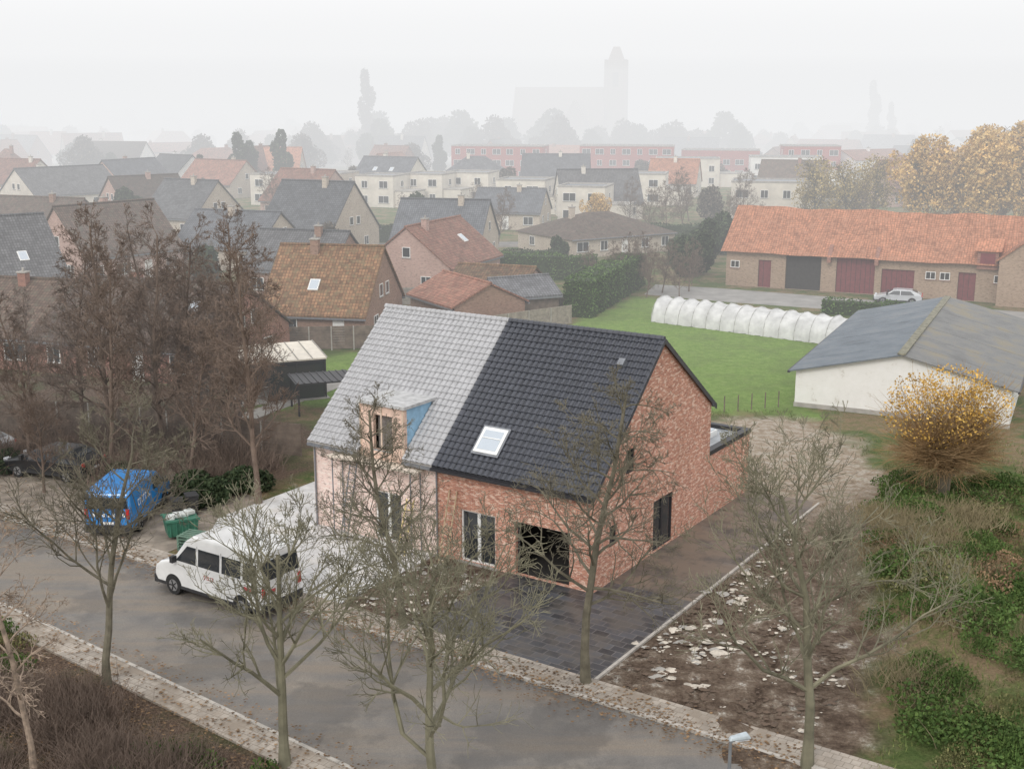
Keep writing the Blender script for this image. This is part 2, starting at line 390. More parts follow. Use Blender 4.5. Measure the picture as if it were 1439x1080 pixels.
sheet('barn_yard',[(16,133),(23,130),(48,116),(80,98),(78,92),(46,109.5),(22,121),(14,126)],.012,plain('yard_concrete',(.28,.27,.255),.9,var=.2,scale=.6),.02)
sheet('village_street',[(-90,172),(-30,172),(40,178),(60,178),(60,172),(-30,166),(-90,166)],.012,ASPH)
# ---------------------------------------------------------------- main house
MH=empty('brick_house',AX,AY,0,HR)
def wallgrid(mb,o,t,n,L,H,ops,mat,dep=.14):
    o=Vector(o);t=Vector(t);n=Vector(n)
    X=sorted(set([0,L]+[q for p in ops for q in p[:2]]));Z=sorted(set([0,H]+[q for p in ops for q in p[2:4]]))
    P=lambda x,z,d=0:o+t*x+Vector((0,0,z))-n*d
    for i in range(len(X)-1):
        for j in range(len(Z)-1):
            cx=(X[i]+X[i+1])/2;cz=(Z[j]+Z[j+1])/2
            if any(p[0]<cx<p[1] and p[2]<cz<p[3] for p in ops): continue
            mb.face([P(X[i],Z[j]),P(X[i+1],Z[j]),P(X[i+1],Z[j+1]),P(X[i],Z[j+1])],mat)
    for x0,x1,z0,z1 in [p[:4] for p in ops]:
        for q in ([(x0,z0),(x1,z0)],[(x1,z0),(x1,z1)],[(x1,z1),(x0,z1)],[(x0,z1),(x0,z0)]):
            mb.face([P(*q[0]),P(*q[0],dep),P(*q[1],dep),P(*q[1])],mat)
HL=15.4; HD=11.3; EF=4.45; RB=5.8; RZ=9.75; EB=5.8; XP=-8.1
mb=MB()
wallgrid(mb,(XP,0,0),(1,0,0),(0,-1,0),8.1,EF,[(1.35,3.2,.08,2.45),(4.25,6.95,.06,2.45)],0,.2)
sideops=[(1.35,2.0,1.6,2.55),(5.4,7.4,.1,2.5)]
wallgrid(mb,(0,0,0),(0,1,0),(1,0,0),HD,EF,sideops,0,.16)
zr=lambda b: EF+(RZ-EF)*b/RB if b<=RB else RZ-(RZ-EB)*(b-RB)/(HD-RB)
def gp(pts): mb.face([(0,b,z) for b,z in pts],0)
gp([(0,EF),(2.7,EF),(2.7,zr(2.7))]); gp([(2.7,5.55),(3.5,5.55),(3.5,zr(3.5)),(2.7,zr(2.7))])
gp([(3.5,EF),(HD,EF),(HD,EB),(RB,RZ),(3.5,zr(3.5))])
for q in ([(2.7,EF),(3.5,EF)],[(3.5,EF),(3.5,5.55)],[(3.5,5.55),(2.7,5.55)],[(2.7,5.55),(2.7,EF)]):
    mb.face([(0,*q[0]),(-.16,*q[0]),(-.16,*q[1]),(0,*q[1])],0)
mb.face([(XP,HD,0),(0,HD,0),(0,HD,EB),(XP,HD,EB)],0)
mb.face([(0,HD,0),(0,HD+5,0),(0,HD+5,3.2),(0,HD,3.2)],0)
mb.face([(0,HD+5,0),(-7,HD+5,0),(-7,HD+5,3.2),(0,HD+5,3.2)],0)
mb.face([(-7,HD+5,0),(-7,HD,0),(-7,HD,3.2),(-7,HD+5,3.2)],0)
mb.obj('walls',[BRICK],MH)
mb=MB(); 
wallgrid(mb,(-HL,0,0),(1,0,0),(0,-1,0),HL+XP,EF,[(3.75,5.3,.08,2.45)],0,.2)
A=[(0,0),(HD,0),(HD,EB),(RB,RZ),(0,EF)]
mb.face([(-HL,a,z) for a,z in A][::-1],0); mb.face([(-HL,HD,0),(XP,HD,0),(XP,HD,EB),(-HL,HD,EB)],0)
mb.obj('walls_left',[BRICKP],MH)
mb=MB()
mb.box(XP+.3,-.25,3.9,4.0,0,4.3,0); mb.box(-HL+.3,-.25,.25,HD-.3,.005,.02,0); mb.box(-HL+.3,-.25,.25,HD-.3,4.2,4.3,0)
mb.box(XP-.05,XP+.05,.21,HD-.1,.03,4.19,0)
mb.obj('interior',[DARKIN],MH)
mb=MB()
def win_in(x0,x1,z0,z1,plane,mull):
    w=x1-x0;h=z1-z0
    if plane=='f': c=(x0+w/2,.16,z0+h/2);t=(1,0,0);n=(0,-1,0)
    else: c=(-.13,x0+w/2,z0+h/2);t=(0,1,0);n=(1,0,0)
    c=Vector(c);t=Vector(t);n=Vector(n)
    mb.obox(c,t,n,w,h,.02,1)
    fm=0 if plane=='f' else 3
    for sx in (-1,1): mb.obox(c+t*sx*(w/2-.04)+n*.03,t,n,.08,h,.07,fm)
    for sz in (-1,1): mb.obox(c+Vector((0,0,sz*(h/2-.04)))+n*.03,t,n,w-.16,.08,.07,fm)
    for k in range(mull): mb.obox(c+n*.03+t*((k+1)/(mull+1)-.5)*w,t,n,.16,h-.16,.06,fm)
win_in(XP+1.35,XP+3.2,.08,2.45,'f',1); win_in(-HL+3.75,-HL+5.3,.08,2.45,'f',1)
win_in(1.35,2.0,1.6,2.55,'s',0);win_in(5.4,7.4,.1,2.5,'s',1);win_in(2.7,3.5,4.45,5.55,'s',0)
mb.box(XP+1.25,XP+3.3,-.12,.0,.0,.08,2);mb.box(-HL+3.65,-HL+5.4,-.12,.0,.0,.08,2)
mb.obj('windows',[WFRAME,GLASS,CONC,DFRAME],MH)
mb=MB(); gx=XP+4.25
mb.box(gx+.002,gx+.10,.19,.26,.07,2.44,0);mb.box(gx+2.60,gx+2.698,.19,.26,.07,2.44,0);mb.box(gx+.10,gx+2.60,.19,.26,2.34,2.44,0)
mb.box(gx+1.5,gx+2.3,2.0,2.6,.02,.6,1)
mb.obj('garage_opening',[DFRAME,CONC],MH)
PROF=(-.018,.016,.036,.042,.034,.010)
def tiles(name,x0,x1,y0,z0,y1,z1,mat,flip=False,hole=None):
    w=.30;S=math.hypot(y1-y0,z1-z0);nr=max(1,round(S/.35));ux=(y1-y0)/S;uz=(z1-z0)/S
    nxx=int(round((x1-x0)/w))*6; nyv,nzv=-uz,ux
    if nzv<0: nyv,nzv=-nyv,-nzv
    V=[];F=[]
    for r in range(nr):
        for (s,h) in ((r*S/nr,.06),((r+1)*S/nr,.012)):
            for i in range(nxx+1):
                x=x0+(x1-x0)*i/nxx
                hh=h+PROF[i%6]*1.25+.008*noise.noise((x*2,s*2,1))
                V.append((x,y0+ux*s+nyv*hh,z0+uz*s+nzv*hh))
    for r in range(nr*2-1):
        for i in range(nxx):
            a=r*(nxx+1)+i
            if hole and hole(V[a]): continue
            F.append((a,a+1,a+nxx+2,a+nxx+1) if not flip else (a,a+nxx+1,a+nxx+2,a+1))
    mb=MB();mb.v=V;mb.f=F;mb.m=[0]*len(F)
    return mb.obj(name,[mat],MH,uv=False)
def rooftile_mat(name,c,rough,lo,var):
    m,nt,b=newmat(name)
    v=coord(nt,'Object')
    sx=nt.nodes.new('ShaderNodeSeparateXYZ');nt.links.new(v,sx.inputs[0])
    md=N(nt,'ShaderNodeMath',operation='FRACT');dv=N(nt,'ShaderNodeMath',operation='DIVIDE');ad=N(nt,'ShaderNodeMath',operation='ADD')
    ad.inputs[1].default_value=60-XP;nt.links.new(sx.outputs[0],ad.inputs[0]);dv.inputs[1].default_value=.30;nt.links.new(ad.outputs[0],dv.inputs[0]);nt.links.new(dv.outputs[0],md.inputs[0])
    o=ramp(nt,noi(nt,v,2.2,6,.7),[(.3,[x*(1-var) for x in c]),(.7,[x*(1+var) for x in c])])
    o=mixc(nt,1.0,o,ramp(nt,md.outputs[0],[(0,(lo,)*3),(.14,(1,1,1)),(.85,(1,1,1)),(1,(lo,)*3)]),'MULTIPLY')
    nt.links.new(o,b.inputs['Base Color']);b.inputs['Roughness'].default_value=rough;return m
TD=rooftile_mat('tiles_anthracite',(.058,.062,.076),.36,.45,.25);TP=rooftile_mat('tiles_pale',(.40,.40,.41),.55,.74,.14)
sl=(RZ-EF)/RB; oy=-.3
tiles('roof_front_right',XP,.12,oy,EF+sl*oy+.1,RB,RZ+.1,TD)
dx0,dx1,dz1=-12.35,-9.75,6.55
dyb=(dz1-EF)/sl
tiles('roof_front_left',-HL-.12,XP-.001,oy,EF+sl*oy+.1,RB,RZ+.1,TP,hole=lambda c:dx0<c[0]<dx1 and c[1]<dyb-.25)
sb=(RZ-EB)/(HD-RB)
tiles('roof_back_right',XP,.12,HD+.3,EB-sb*.3+.1,RB,RZ+.1,TD,True)
tiles('roof_back_left',-HL-.12,XP-.001,HD+.3,EB-sb*.3+.1,RB,RZ+.1,TP,True)
mb=MB()
for (ya,za,yb,zb) in ((oy,EF+sl*oy,RB,RZ),(RB,RZ,HD+.3,EB-sb*.3)):
    q=[(XP,ya,za),(.10,ya,za),(.10,yb,zb),(XP,yb,zb)]; mb.hexa(q,[(p[0],p[1],p[2]+.09) for p in q],0)
def slab(xa,xb,ya,za,yb,zb):
    q=[(xa,ya,za),(xb,ya,za),(xb,yb,zb),(xa,yb,zb)]; mb.hexa(q,[(p[0],p[1],p[2]+.09) for p in q],1)
slab(-HL-.1,dx0,oy,EF+sl*oy,RB,RZ);slab(dx1,XP-.001,oy,EF+sl*oy,RB,RZ);slab(-HL-.1,XP-.001,RB,RZ,HD+.3,EB-sb*.3)
slab(dx0+.001,dx1-.001,dyb-.1,dz1-.2,RB,RZ-.001)
mb.obj('roof_deck',[DFRAME,plain('deck_pale',(.34,.32,.30),.8)],MH)
mb=MB()
for k in range(52):
    x=-HL-.1+k*.3
    if x>-.1: break
    mm=1 if x+.15<XP else 0
    mb.rod((x,RB,RZ+.13),(x+.31,RB,RZ+.13),.14,.12,n=8,m=mm)
for k in range(22):
    f=k/22;f2=(k+1)/22
    for (ya,za,yb,zb) in ((oy,EF+sl*oy,RB,RZ),(HD+.3,EB-sb*.3,RB,RZ)):
        p=Vector((.13,ya+(yb-ya)*f,za+(zb-za)*f+.02));q=Vector((.13,ya+(yb-ya)*f2,za+(zb-za)*f2+.02))
        mb.hexa([p+Vector((-.03,0,-.1)),p+Vector((.03,0,-.1)),q+Vector((.03,0,-.1)),q+Vector((-.03,0,-.1))],[p+Vector((-.03,0,.16)),p+Vector((.03,0,.16)),q+Vector((.03,0,.13)),q+Vector((-.03,0,.13))],0)
mb.obj('ridge_tiles',[TD,TP],MH)
mb=MB(); gz=EF+sl*oy-.08
mb.box(XP,.05,oy-.14,oy-.02,gz,gz+.12,0); mb.box(-HL,dx0-.05,oy-.14,oy-.02,gz,gz+.12,1); mb.box(dx1+.05,XP-.002,oy-.14,oy-.02,gz,gz+.12,1)
mb.rod((-HL+.15,-.08,0),(-HL+.15,-.08,EF-.3),.045,n=8,m=1); mb.rod((XP+.1,-.08,.05),(XP+.1,-.08,EF-.3),.04,n=8,m=1)
mb.obj('gutters',[DFRAME,ZINC],MH)
mb=MB(); t=Vector((1,0,0));u=Vector((0,RB,RZ-EF)).normalized();n=Vector((0,-(RZ-EF),RB)).normalized()
c=Vector((-5.7,.95,EF+sl*.95+.1))+n*.1
mb.obox(c,t,n,1.25,1.3,.16,0,up=u);mb.obox(c+n*.085,t,n,.98,1.0,.02,1,up=u);mb.obox(c+n*.02,t,n,1.42,1.5,.06,2,up=u);mb.obox(c+n*.1+u*.1,t,n,.98,.04,.04,0,up=u)
cc=Vector((-1.3,4.6,EF+sl*4.6+.15))+n*.08; mb.obox(cc,t,n,.3,.35,.25,2,up=u)
mb.obj('roof_window',[WFRAME,SKYGL,ZINC],MH)
DORO=plain('dormer_insulation',(.66,.48,.39),.8,var=.2,scale=4);DBLUE=plain('dormer_membrane',(.28,.46,.62),.7,var=.15)
mb=MB(); z0=EF-.45
xa,xb=dx0+.02,dx1-.02;yb=dyb+.3
wx0,wx1,wz0,wz1=xa+.75,xa+1.85,z0+.45,dz1-.45
for bx in ((xa,wx0,z0,dz1),(wx1,xb,z0,dz1),(wx0,wx1,z0,wz0),(wx0,wx1,wz1,dz1)): mb.box(bx[0],bx[1],-.06,.12,bx[2],bx[3],0)
for side,mm in ((xa,0),(xb-.1,1)):
    q=[(.12,z0+.3),(yb,dz1-.1),(yb,dz1),(.12,dz1)]
    mb.hexa([(side,a,z) for a,z in q],[(side+.1,a,z) for a,z in q],mm)
mb.box(xa-.12,xb+.12,-.2,yb+.3,dz1+.001,dz1+.14,2)
mb.box(wx0,wx1,.3,.34,wz0,wz1,3);mb.box(wx0,wx1,-.1,.0,wz0-.06,wz0,2)
for k in range(3): mb.box(xa-.05+k*1.25,xa+.03+k*1.25,-.1,-.061,z0,dz1,4)
mb.obj('dormer',[DORO,DBLUE,plain('dormer_roof',(.45,.45,.45),.7),plain('dormer_opening',(.22,.20,.19),.7),plain('batten',(.6,.48,.38),.8)],MH)
mb=MB(); h=3.2; y0=HD+.002;y1=HD+5
mb.box(-.32,.05,y0,y1+.05,h+.001,h+.22,0);mb.box(-7.05,-.321,y1-.32,y1+.05,h+.001,h+.22,0);mb.box(-7.05,-6.7,y0,y1-.321,h+.001,h+.22,0)
mb.box(-6.7,-.32,y0,y1-.32,h-.1,h+.02,1)
mb.box(-3.4,-1.2,y0+1.2,y1-1.4,h+.021,h+.3,2);mb.box(-3.3,-1.3,y0+1.3,y1-1.5,h+.301,h+.36,3)
mb.obj('extension_roof',[DFRAME,plain('roof_membrane',(.34,.36,.38),.35,var=.2),WFRAME,SKYGL],MH)
def ladder(name,a,b,h,lean,mat):
    P=hw(a,b); mb=MB()
    for s in (-.2,.2): mb.rod((s,0,0),(s,lean,h),.035,n=6)
    for k in range(int(h/.3)):
        f=(k+.5)*.3/h; mb.rod((-.2,lean*f,h*f),(.2,lean*f,h*f),.022,n=5)
    mb.obj(name,[mat],loc=(P[0],P[1],.05),rotz=HR)
ladder('ladder',-7.1,-.95,3.2,.9,WOODL);ladder('ladder',-9.4,-1.0,2.4,.8,plain('ladder_yellow',(.68,.55,.24),.6))
ladder('ladder',-12.6,-1.2,4.6,1.1,ZINC)
mb=MB(); 
P=hw(-11.2,-.45)
for s in (-2.3,2.3):
    mb.rod((s,-.35,0),(s,-.35,3.85),.03);mb.rod((s,.35,0),(s,.35,3.85),.03)
mb.box(-2.6,2.6,-.4,.4,3.86,3.93,1)
mb.obj('scaffold',[ZINC,plain('plank_pale',(.66,.58,.49),.8)],loc=(P[0],P[1],.05),rotz=HR)
SOIL=plain('soil',(.12,.085,.062),.95)
def stones(mb,cx,cy,cz,s,mi,rr,flat=.6):
    P_=[Vector((1,0,0)),Vector((.4,.9,0)),Vector((-.5,.8,0)),Vector((-1,0,0)),Vector((-.3,-.9,0)),Vector((.6,-.7,0)),Vector((.1,0,.7)),Vector((0,0,-.6))]
    a=rr.uniform(0,6);i=len(mb.v)
    for p in P_:
        q=Vector((p.x*math.cos(a)-p.y*math.sin(a),p.x*math.sin(a)+p.y*math.cos(a),p.z))*s*rr.uniform(.6,1.3)
        mb.v.append((cx+q.x*1.2,cy+q.y,cz+q.z*flat))
    for u_ in range(6):
        v_=(u_+1)%6
        mb.f.append((i+u_,i+v_,i+6));mb.m.append(mi);mb.f.append((i+v_,i+u_,i+7));mb.m.append(mi)
mb=MB(); rr=random.Random(4)
for k in range(320):
    a=rr.uniform(-8,-4.4);b_=rr.uniform(-6.4,-.4);p=hw(a,b_);stones(mb,p[0],p[1],.03,abs(rr.gauss(0,.08))+.03,rr.choice((0,1,1,2)),rr)
for k in range(2600):
    a=rr.uniform(4.15,11.5);b_=rr.uniform(-6.5,11);p=hw(a,b_);cl=noise.noise((p[0]*.45,p[1]*.45,7))
    mi=rr.choice((0,2,2)) if cl>.12 and rr.random()<.6 else 1
    stones(mb,p[0],p[1],.07,abs(rr.gauss(0,.055))+.025,mi,rr)
for (a,b_,n_) in [(4.9,-1.4,8),(5.2,.6,6),(4.8,-3.2,5),(5.6,-4.6,6),(7.2,-4.9,5),(5.0,3.0,5),(6.5,-2.5,4),(5.2,6.5,4)]:
    for k in range(n_):
        p=hw(a+rr.gauss(0,.5),b_+rr.gauss(0,.6)); stones(mb,p[0],p[1],.07,rr.uniform(.10,.30),rr.choice((2,2,0)),rr,.3)
mb.obj('rubble',[CONC,SOIL,plain('rubble_pale',(.52,.47,.40),.9,var=.35)])
# ---------------------------------------------------------------- village houses
house('brown_roof_house',-15.7,105,-11,9.2,5.6,2.6,7.5,BBROWN,RBROWN,sky=[(-.5,.38)])
house('brick_house_gabled',-8.5,131.5,67,13,5,3.1,7.0,BPINK,RREDT,sky=[(2.0,.5)])
house('grey_roof_house',-26,163,-23,11,6.5,3,9.3,BEIGE,RGREY)
house('slate_roof_house',-8.5,155,-12,11.5,5.2,3,7.5,BEIGE,RGREY2)
house('red_brick_house',-52.4,116.5,40,14,6.2,3.2,8.8,BRED,RGREY,sky=[(3.5,.35)])
house('pink_brick_house',-47,140,52,13,5.2,3.2,8.3,BPINK,RBROWN2)
house('pink_gable_house',-79,252,60,14,6,3,8,BPINK,RGREY2)
house('cream_gable_house',-86,232,50,18,6.5,3,7.5,CREAM,RGREY)
house('white_gable_house',-78,284,-38,12,5.5,3,7.5,WHITEW,RGREY)
house('beige_house',-49,186,-25,10,6,3,8,BEIGE,RGREY)
house('cream_house',-26,262,-24,13,6.5,3,8,CREAM,RGREY2,sky=[(-2,.5),(2,.5)])
house('hip_roof_house',-8,274,0,17,6.5,3.4,7.8,CREAM,RGREY2,hip=True)
house('hip_roof_bungalow',11.5,165,32,17,6.5,2.6,5.2,BEIGE,RBROWN2,hip=True)
house('brown_bungalow',-27,92,-20,15,6,2.6,6.3,BRED,RBROWN2,sky=[(4.5,.6)])
house('garden_annex',-4.2,110,-60,9,3.6,2.3,4.0,BBROWN,RREDT,chim=0,win=False)
house('left_bungalow',-41,96,-15,13,5.5,2.6,6.0,BRED,RBROWN2)
house('grey_shed',.6,113,25,6,2.6,2.3,3.6,WOOD,RGREY2,chim=0,win=False)
house('garage_outbuilding',-1.5,119.5,-20,8,3,2.4,3.8,BPINK,RBROWN,chim=0,win=False)
house('slate_bungalow',-34,150,-20,12,5.5,2.8,6.5,BEIGE,RGREY2)
house('dark_roof_house',-22,128,-15,10,5,3,6.4,BBROWN,RGREY)
house('villa_grey',15,214,5,14,6,3,8,CREAM,RGREY)
house('villa_slate',10,276,-5,15,7,3,8,CREAM,RGREY2)
house('villa_left',-36,215,-30,12,6,3,8,BPINK,RREDT)
house('villa_brown',-62,205,40,12,6,3,7.5,BPINK,RBROWN2)
house('villa_row',-64,165,-20,14,5.5,3,7,BBROWN,RBROWN2)
house('villa_garden',0,196,-12,11,5,2.8,6,BEIGE,RGREY2)
flat_house('modern_house',-25,236,-20,8,8,5.8,CREAM,1)
flat_house('modern_house',-16,241,-20,8,8,5.8,CREAM,2)
flat_house('modern_house',-8,246,-15,9,8,5.8,CREAM,3)
flat_house('modern_house',2.5,222,-15,9,8,5.9,CREAM,4)
flat_house('modern_house',12.5,205,-15,8,8,5.9,CREAM,5)
flat_house('modern_house',-46,240,-20,8,8,5.8,CREAM,6)
flat_house('modern_house',-36,244,-20,8,8,5.8,BEIGE,7)
flat_house('modern_block',42,292,-8,15,9,6.4,CREAM,8)
flat_house('modern_block',67,300,-8,17,9,6.4,WHITEW,9)
flat_house('modern_block',46,212,-12,15,9,6.2,CREAM,10)
flat_house('modern_house',26,240,-12,9,8,5.9,CREAM,11)
flat_house('red_brick_row',30,318,-9,24,9,8.4,REDROW,12,low=False)
flat_house('red_brick_row',55,322,-12,20,9,7.2,REDROW,14,low=False)
flat_house('red_brick_row',76,312,-6,14,9,8.6,REDROW,15,low=False)
flat_house('red_brick_row',-3,318,-12,24,9,8.4,REDROW,13,low=False)
rr=random.Random(11)
walls=[BRED,BPINK,BEIGE,CREAM,WHITEW,BRED,BBROWN];roofs=[RGREY,RGREY2,RBROWN2,RREDT,RREDT,RORANGE,RREDT]
placed=[]
for k in range(900):
    y=rr.uniform(285,600); x=rr.uniform(-.47,.47)*y
    if any(math.hypot(x-a,y-b_)<19 for a,b_ in placed): continue
    if 335>y and -20<x<90: continue
    if abs(x-17)<32 and 360<y<480: continue
    placed.append((x,y))
    if len(placed)>105: break
    house('village_house',x,y,rr.choice((-25,65,-10,35))+rr.uniform(-8,8),rr.uniform(10,19),rr.uniform(4.5,6),rr.choice((3,3.2,5.2)),rr.uniform(7.0,9.8),rr.choice(walls),rr.choice(roofs),win=y<380,chim=1,gutter=False,hip=rr.random()<.15)
for (x,y,r_) in [(-100,215,30),(-105,260,-20),(-62,260,-30),(-95,180,20),(-58,300,0),(60,260,-20),(78,240,10),(92,275,20),(35,262,-15)]:
    house('village_house',x,y,r_,rr.uniform(10,15),rr.uniform(5,6.2),3,rr.uniform(7,8.6),rr.choice(walls),rr.choice(roofs))
CH=empty('church',18,450,0,rad(-8))
STONE=plain('church_brick',(.26,.21,.18),.9)
mb=MB(); A=[(-9,0),(9,0),(9,13),(0,24.5),(-9,13)]
mb.hexa([(-17,a,z) for a,z in A],[(16,a,z) for a,z in A]); mb.box(-14,12,-14,-9.01,0,8)
for k in range(6): mb.box(-15+k*5,-14+k*5,-15,-14.01,0,7)
mb.hexa([(2,-16,0),(10,-16,0),(10,-9.1,0),(2,-9.1,0)],[(2,-16,13),(10,-16,13),(10,-9.1,13),(2,-9.1,13)])
mb.hexa([(2,-16,13),(10,-16,13),(10,-5,13),(2,-5,13)],[(5.99,-16,20),(6.01,-16,20),(6.01,-5,20),(5.99,-5,20)])
mb.obj('nave',[STONE],CH)
mb=MB(); mb.box(16.01,23.5,-4,4,0,33)
for sx in (16.2,23.3):
    for sy in (-3.8,3.8): mb.hexa([(sx-.8,sy-.8,0),(sx+.8,sy-.8,0),(sx+.8,sy+.8,0),(sx-.8,sy+.8,0)],[(sx-.5,sy-.5,34),(sx+.5,sy-.5,34),(sx+.5,sy+.5,34),(sx-.5,sy+.5,34)])
mb.hexa([(16.6,-3.2,33.01),(22.9,-3.2,33.01),(22.9,3.2,33.01),(16.6,3.2,33.01)],[(18.6,-1,38.5),(20.9,-1,38.5),(20.9,1,38.5),(18.6,1,38.5)])
mb.obj('tower',[STONE],CH)
mb=MB()
for k in range(5): mb.obox((-12+k*5,-14.03,4.5),(1,0,0),(0,-1,0),1.6,5,.05)
mb.obox((19.7,-4.05,27),(1,0,0),(0,-1,0),2,5,.06)
mb.obj('windows',[GLASS],CH)
# ---------------------------------------------------------------- barn
BA=rad(-26); bx=Vector((math.cos(BA),math.sin(BA)))
c0=Vector((23.3,132.5)); BL=44
BN=empty('barn',c0.x,c0.y,0,BA)
mb=MB(); A=[(0,0),(12,0),(12,3.9),(6,8.2),(0,3.9)]
ops=[(3.6,5.0,.02,3.0),(6.6,10.4,.02,3.7),(12.0,16.0,.02,3.7),(16.7,20.0,.02,2.8),(24.3,26.0,.02,2.9)]
wallgrid(mb,(.3,.4,0),(1,0,0),(0,-1,0),BL-.3,3.9,ops,0,.35)
for x in (.3,BL): mb.face([(x,a if a else .4,z) for a,z in A],0)
mb.face([(.3,12,0),(BL,12,0),(BL,12,3.9),(.3,12,3.9)],0)
mb.obj('walls',[BBARN],BN)
mb=MB(); s=(8.2-3.9)/6
for sgn in (0,1):
    y0_=-.3 if not sgn else 12.3
    nxx=80
    sg=lambda x:.10*math.sin(x*.55)+.06*math.sin(x*1.3+1)
    P=lambda x,f:(x,y0_+(6-y0_)*f,3.9-s*.3+(8.2-3.9+s*.3)*f+.12+sg(x)*(.4+.6*f)-.12*math.sin(f*3.14))
    for i in range(nxx):
        xa=-.2+(BL+.3)*i/nxx;xb=-.2+(BL+.3)*(i+1)/nxx
        for j in range(4):
            f0=j/4;f1=(j+1)/4
            q=[P(xa,f0),P(xb,f0),P(xb,f1),P(xa,f1)]
            mb.face(q if not sgn else q[::-1],0)
mb.obj('roof',[RORANGE],BN)
mb=MB()
for x0,x1,z0_,z1_ in ops:
    m_=0 if x0 not in (6.6,) else 1
    mb.box(x0+.3,x1+.3,.62,.7,z0_,z1_,m_)
    if m_==0:
        for k in range(int((x1-x0)/.5)): mb.box(x0+.3+k*.5,x0+.33+k*.5,.6,.619,z0_,z1_,1)
mb.box(26.3,28.3,-.05,2.2,3.4,5.2,2);mb.box(26.6,28.0,-.09,-.051,3.7,5.0,0)
mb.hexa([(26.0,-.3,5.21),(28.6,-.3,5.21),(28.6,3.2,5.21),(26.0,3.2,5.21)],[(26.0,-.3,5.3),(28.6,-.3,5.3),(28.6,3.2,6.2),(26.0,3.2,6.2)],3)
for x0 in (1.0,21.6,23.0,28.2,30.4): window(mb,(x0+.3,.4,2.4),(1,0,0),(0,-1,0),1.0,.8,fm=4,gm=1,mull=1)
for x0 in (11.4,16.3): mb.hexa([(x0,-.34,3.2),(x0+.4,-.34,3.2),(x0+.4,.2,3.2),(x0,.2,3.2)],[(x0,-.34,3.7),(x0+.4,-.34,3.7),(x0+.4,1.0,5.0),(x0,1.0,5.0)],2)
mb.obj('doors_and_openings',[MAROON,DARKIN,BRED,RORANGE,WFRAME],BN)
wg=c0+bx*28.5; WG=empty('barn_wing',wg.x,wg.y,0,BA)
mb=MB(); A=[(0,0),(14,0),(14,4.6),(7,10.2),(0,4.6)]
mb.hexa([(a,-1.5,z) for a,z in A][::-1],[(a,.3,z) for a,z in A][::-1],0); mb.obj('walls',[BBARN],WG)
mb=MB(); 
for (xa,za,xb,zb) in ((-.4,4.28,7,10.25),(7,10.25,14.4,4.28)):
    q=[(xa,-1.7,za),(xb,-1.7,zb),(xb,8,zb),(xa,8,za)]; mb.hexa(q,[(p[0],p[1],p[2]+.16) for p in q])
mb.obj('roof',[RORANGE],WG)
mb=MB(); window(mb,(7,-1.5,5.5),(1,0,0),(0,-1,0),1.2,1.6,fm=0); mb.obox((5,-1.53,1.3),(1,0,0),(0,-1,0),3,2.6,.05,3); mb.obj('windows',[WFRAME,GLASS,CONC,MAROON],WG)
# polytunnel
PT=Vector((14.2,111.5));pd=Vector((15,-12)).normalized();pl=20;mb=MB();nr=14;ns=12
V=[];wd=2.1
for i in range(nr*4+1):
    f=i/(nr*4); sag=.17*math.sin(math.pi*((i%4)/4))
    for j in range(ns+1):
        an=math.pi*j/ns; r_=1-sag*.6*math.sin(an)
        V.append((pl*f+.08*math.sin(i*2.1+j),-math.cos(an)*wd*r_,math.sin(an)**.8*2.2*r_+.05*math.sin(i*1.7+j*2)))
mb.v=V
for i in range(nr*4):
    for j in range(ns):
        a=i*(ns+1)+j; mb.f.append((a,a+1,a+ns+2,a+ns+1)); mb.m.append(0)
mb.f.append(tuple(range(ns+1)));mb.m.append(0);mb.f.append(tuple(range(nr*4*(ns+1),nr*4*(ns+1)+ns+1))[::-1]);mb.m.append(0)
for i in range(nr+1):
    for j in range(ns):
        a=math.pi*j/ns;b_=math.pi*(j+1)/ns;x=pl*i/nr
        mb.rod((x,-math.cos(a)*wd*1.0,math.sin(a)**.8*2.21),(x,-math.cos(b_)*wd*1.0,math.sin(b_)**.8*2.21),.025,n=4,m=1)
POLY=plain('plastic_film',(.56,.56,.55),.4,var=.25,scale=1.0)
mb.obj('polytunnel',[POLY,plain('hoop',(.4,.4,.38),.6)],loc=(PT.x,PT.y,0),rotz=math.atan2(pd.y,pd.x),smooth=True)
# white shed
SR=math.atan2(-6,12.5); SH=empty('white_shed',25,75.4,0,SR)
def corr(name,c,warm):
    m,nt,b=newmat(name);v=coord(nt);w=N(nt,'ShaderNodeTexWave');w.bands_direction='Y';w.inputs['Scale'].default_value=2.2;nt.links.new(v,w.inputs[0])
    n=noi(nt,v,.45,7,.7);o=ramp(nt,n,[(.3,[x*.65 for x in c]),(.5,c),(.62,warm)]);
    o=mixc(nt,1.0,o,ramp(nt,w.outputs[0],[(0,(.8,.8,.8)),(1,(1.05,1.05,1.05))]),'MULTIPLY')
    nt.links.new(o,b.inputs['Base Color'])
    b.inputs['Roughness'].default_value=.6;bump(nt,b,w.outputs[0],.5,.05);return m
m_,nt,b=newmat('shed_wall');v=coord(nt);n=noi(nt,v,1.2,8,.75)
o=ramp(nt,n,[(.3,(.45,.40,.34)),(.42,(.76,.75,.72)),(.7,(.82,.81,.79))]);nt.links.new(o,b.inputs['Base Color']);b.inputs['Roughness'].default_value=.9;SHW=m_
mb=MB();A=[(-6.7,0),(6.7,0),(6.7,2.5),(0,4.1),(-6.7,2.5)]
mb.hexa([(a,0,z) for a,z in A],[(a,25,z) for a,z in A]);mb.box(-6.75,6.75,-.04,-.005,0,.3,1)
mb.obj('walls',[SHW,CONC],SH)
mb=MB()
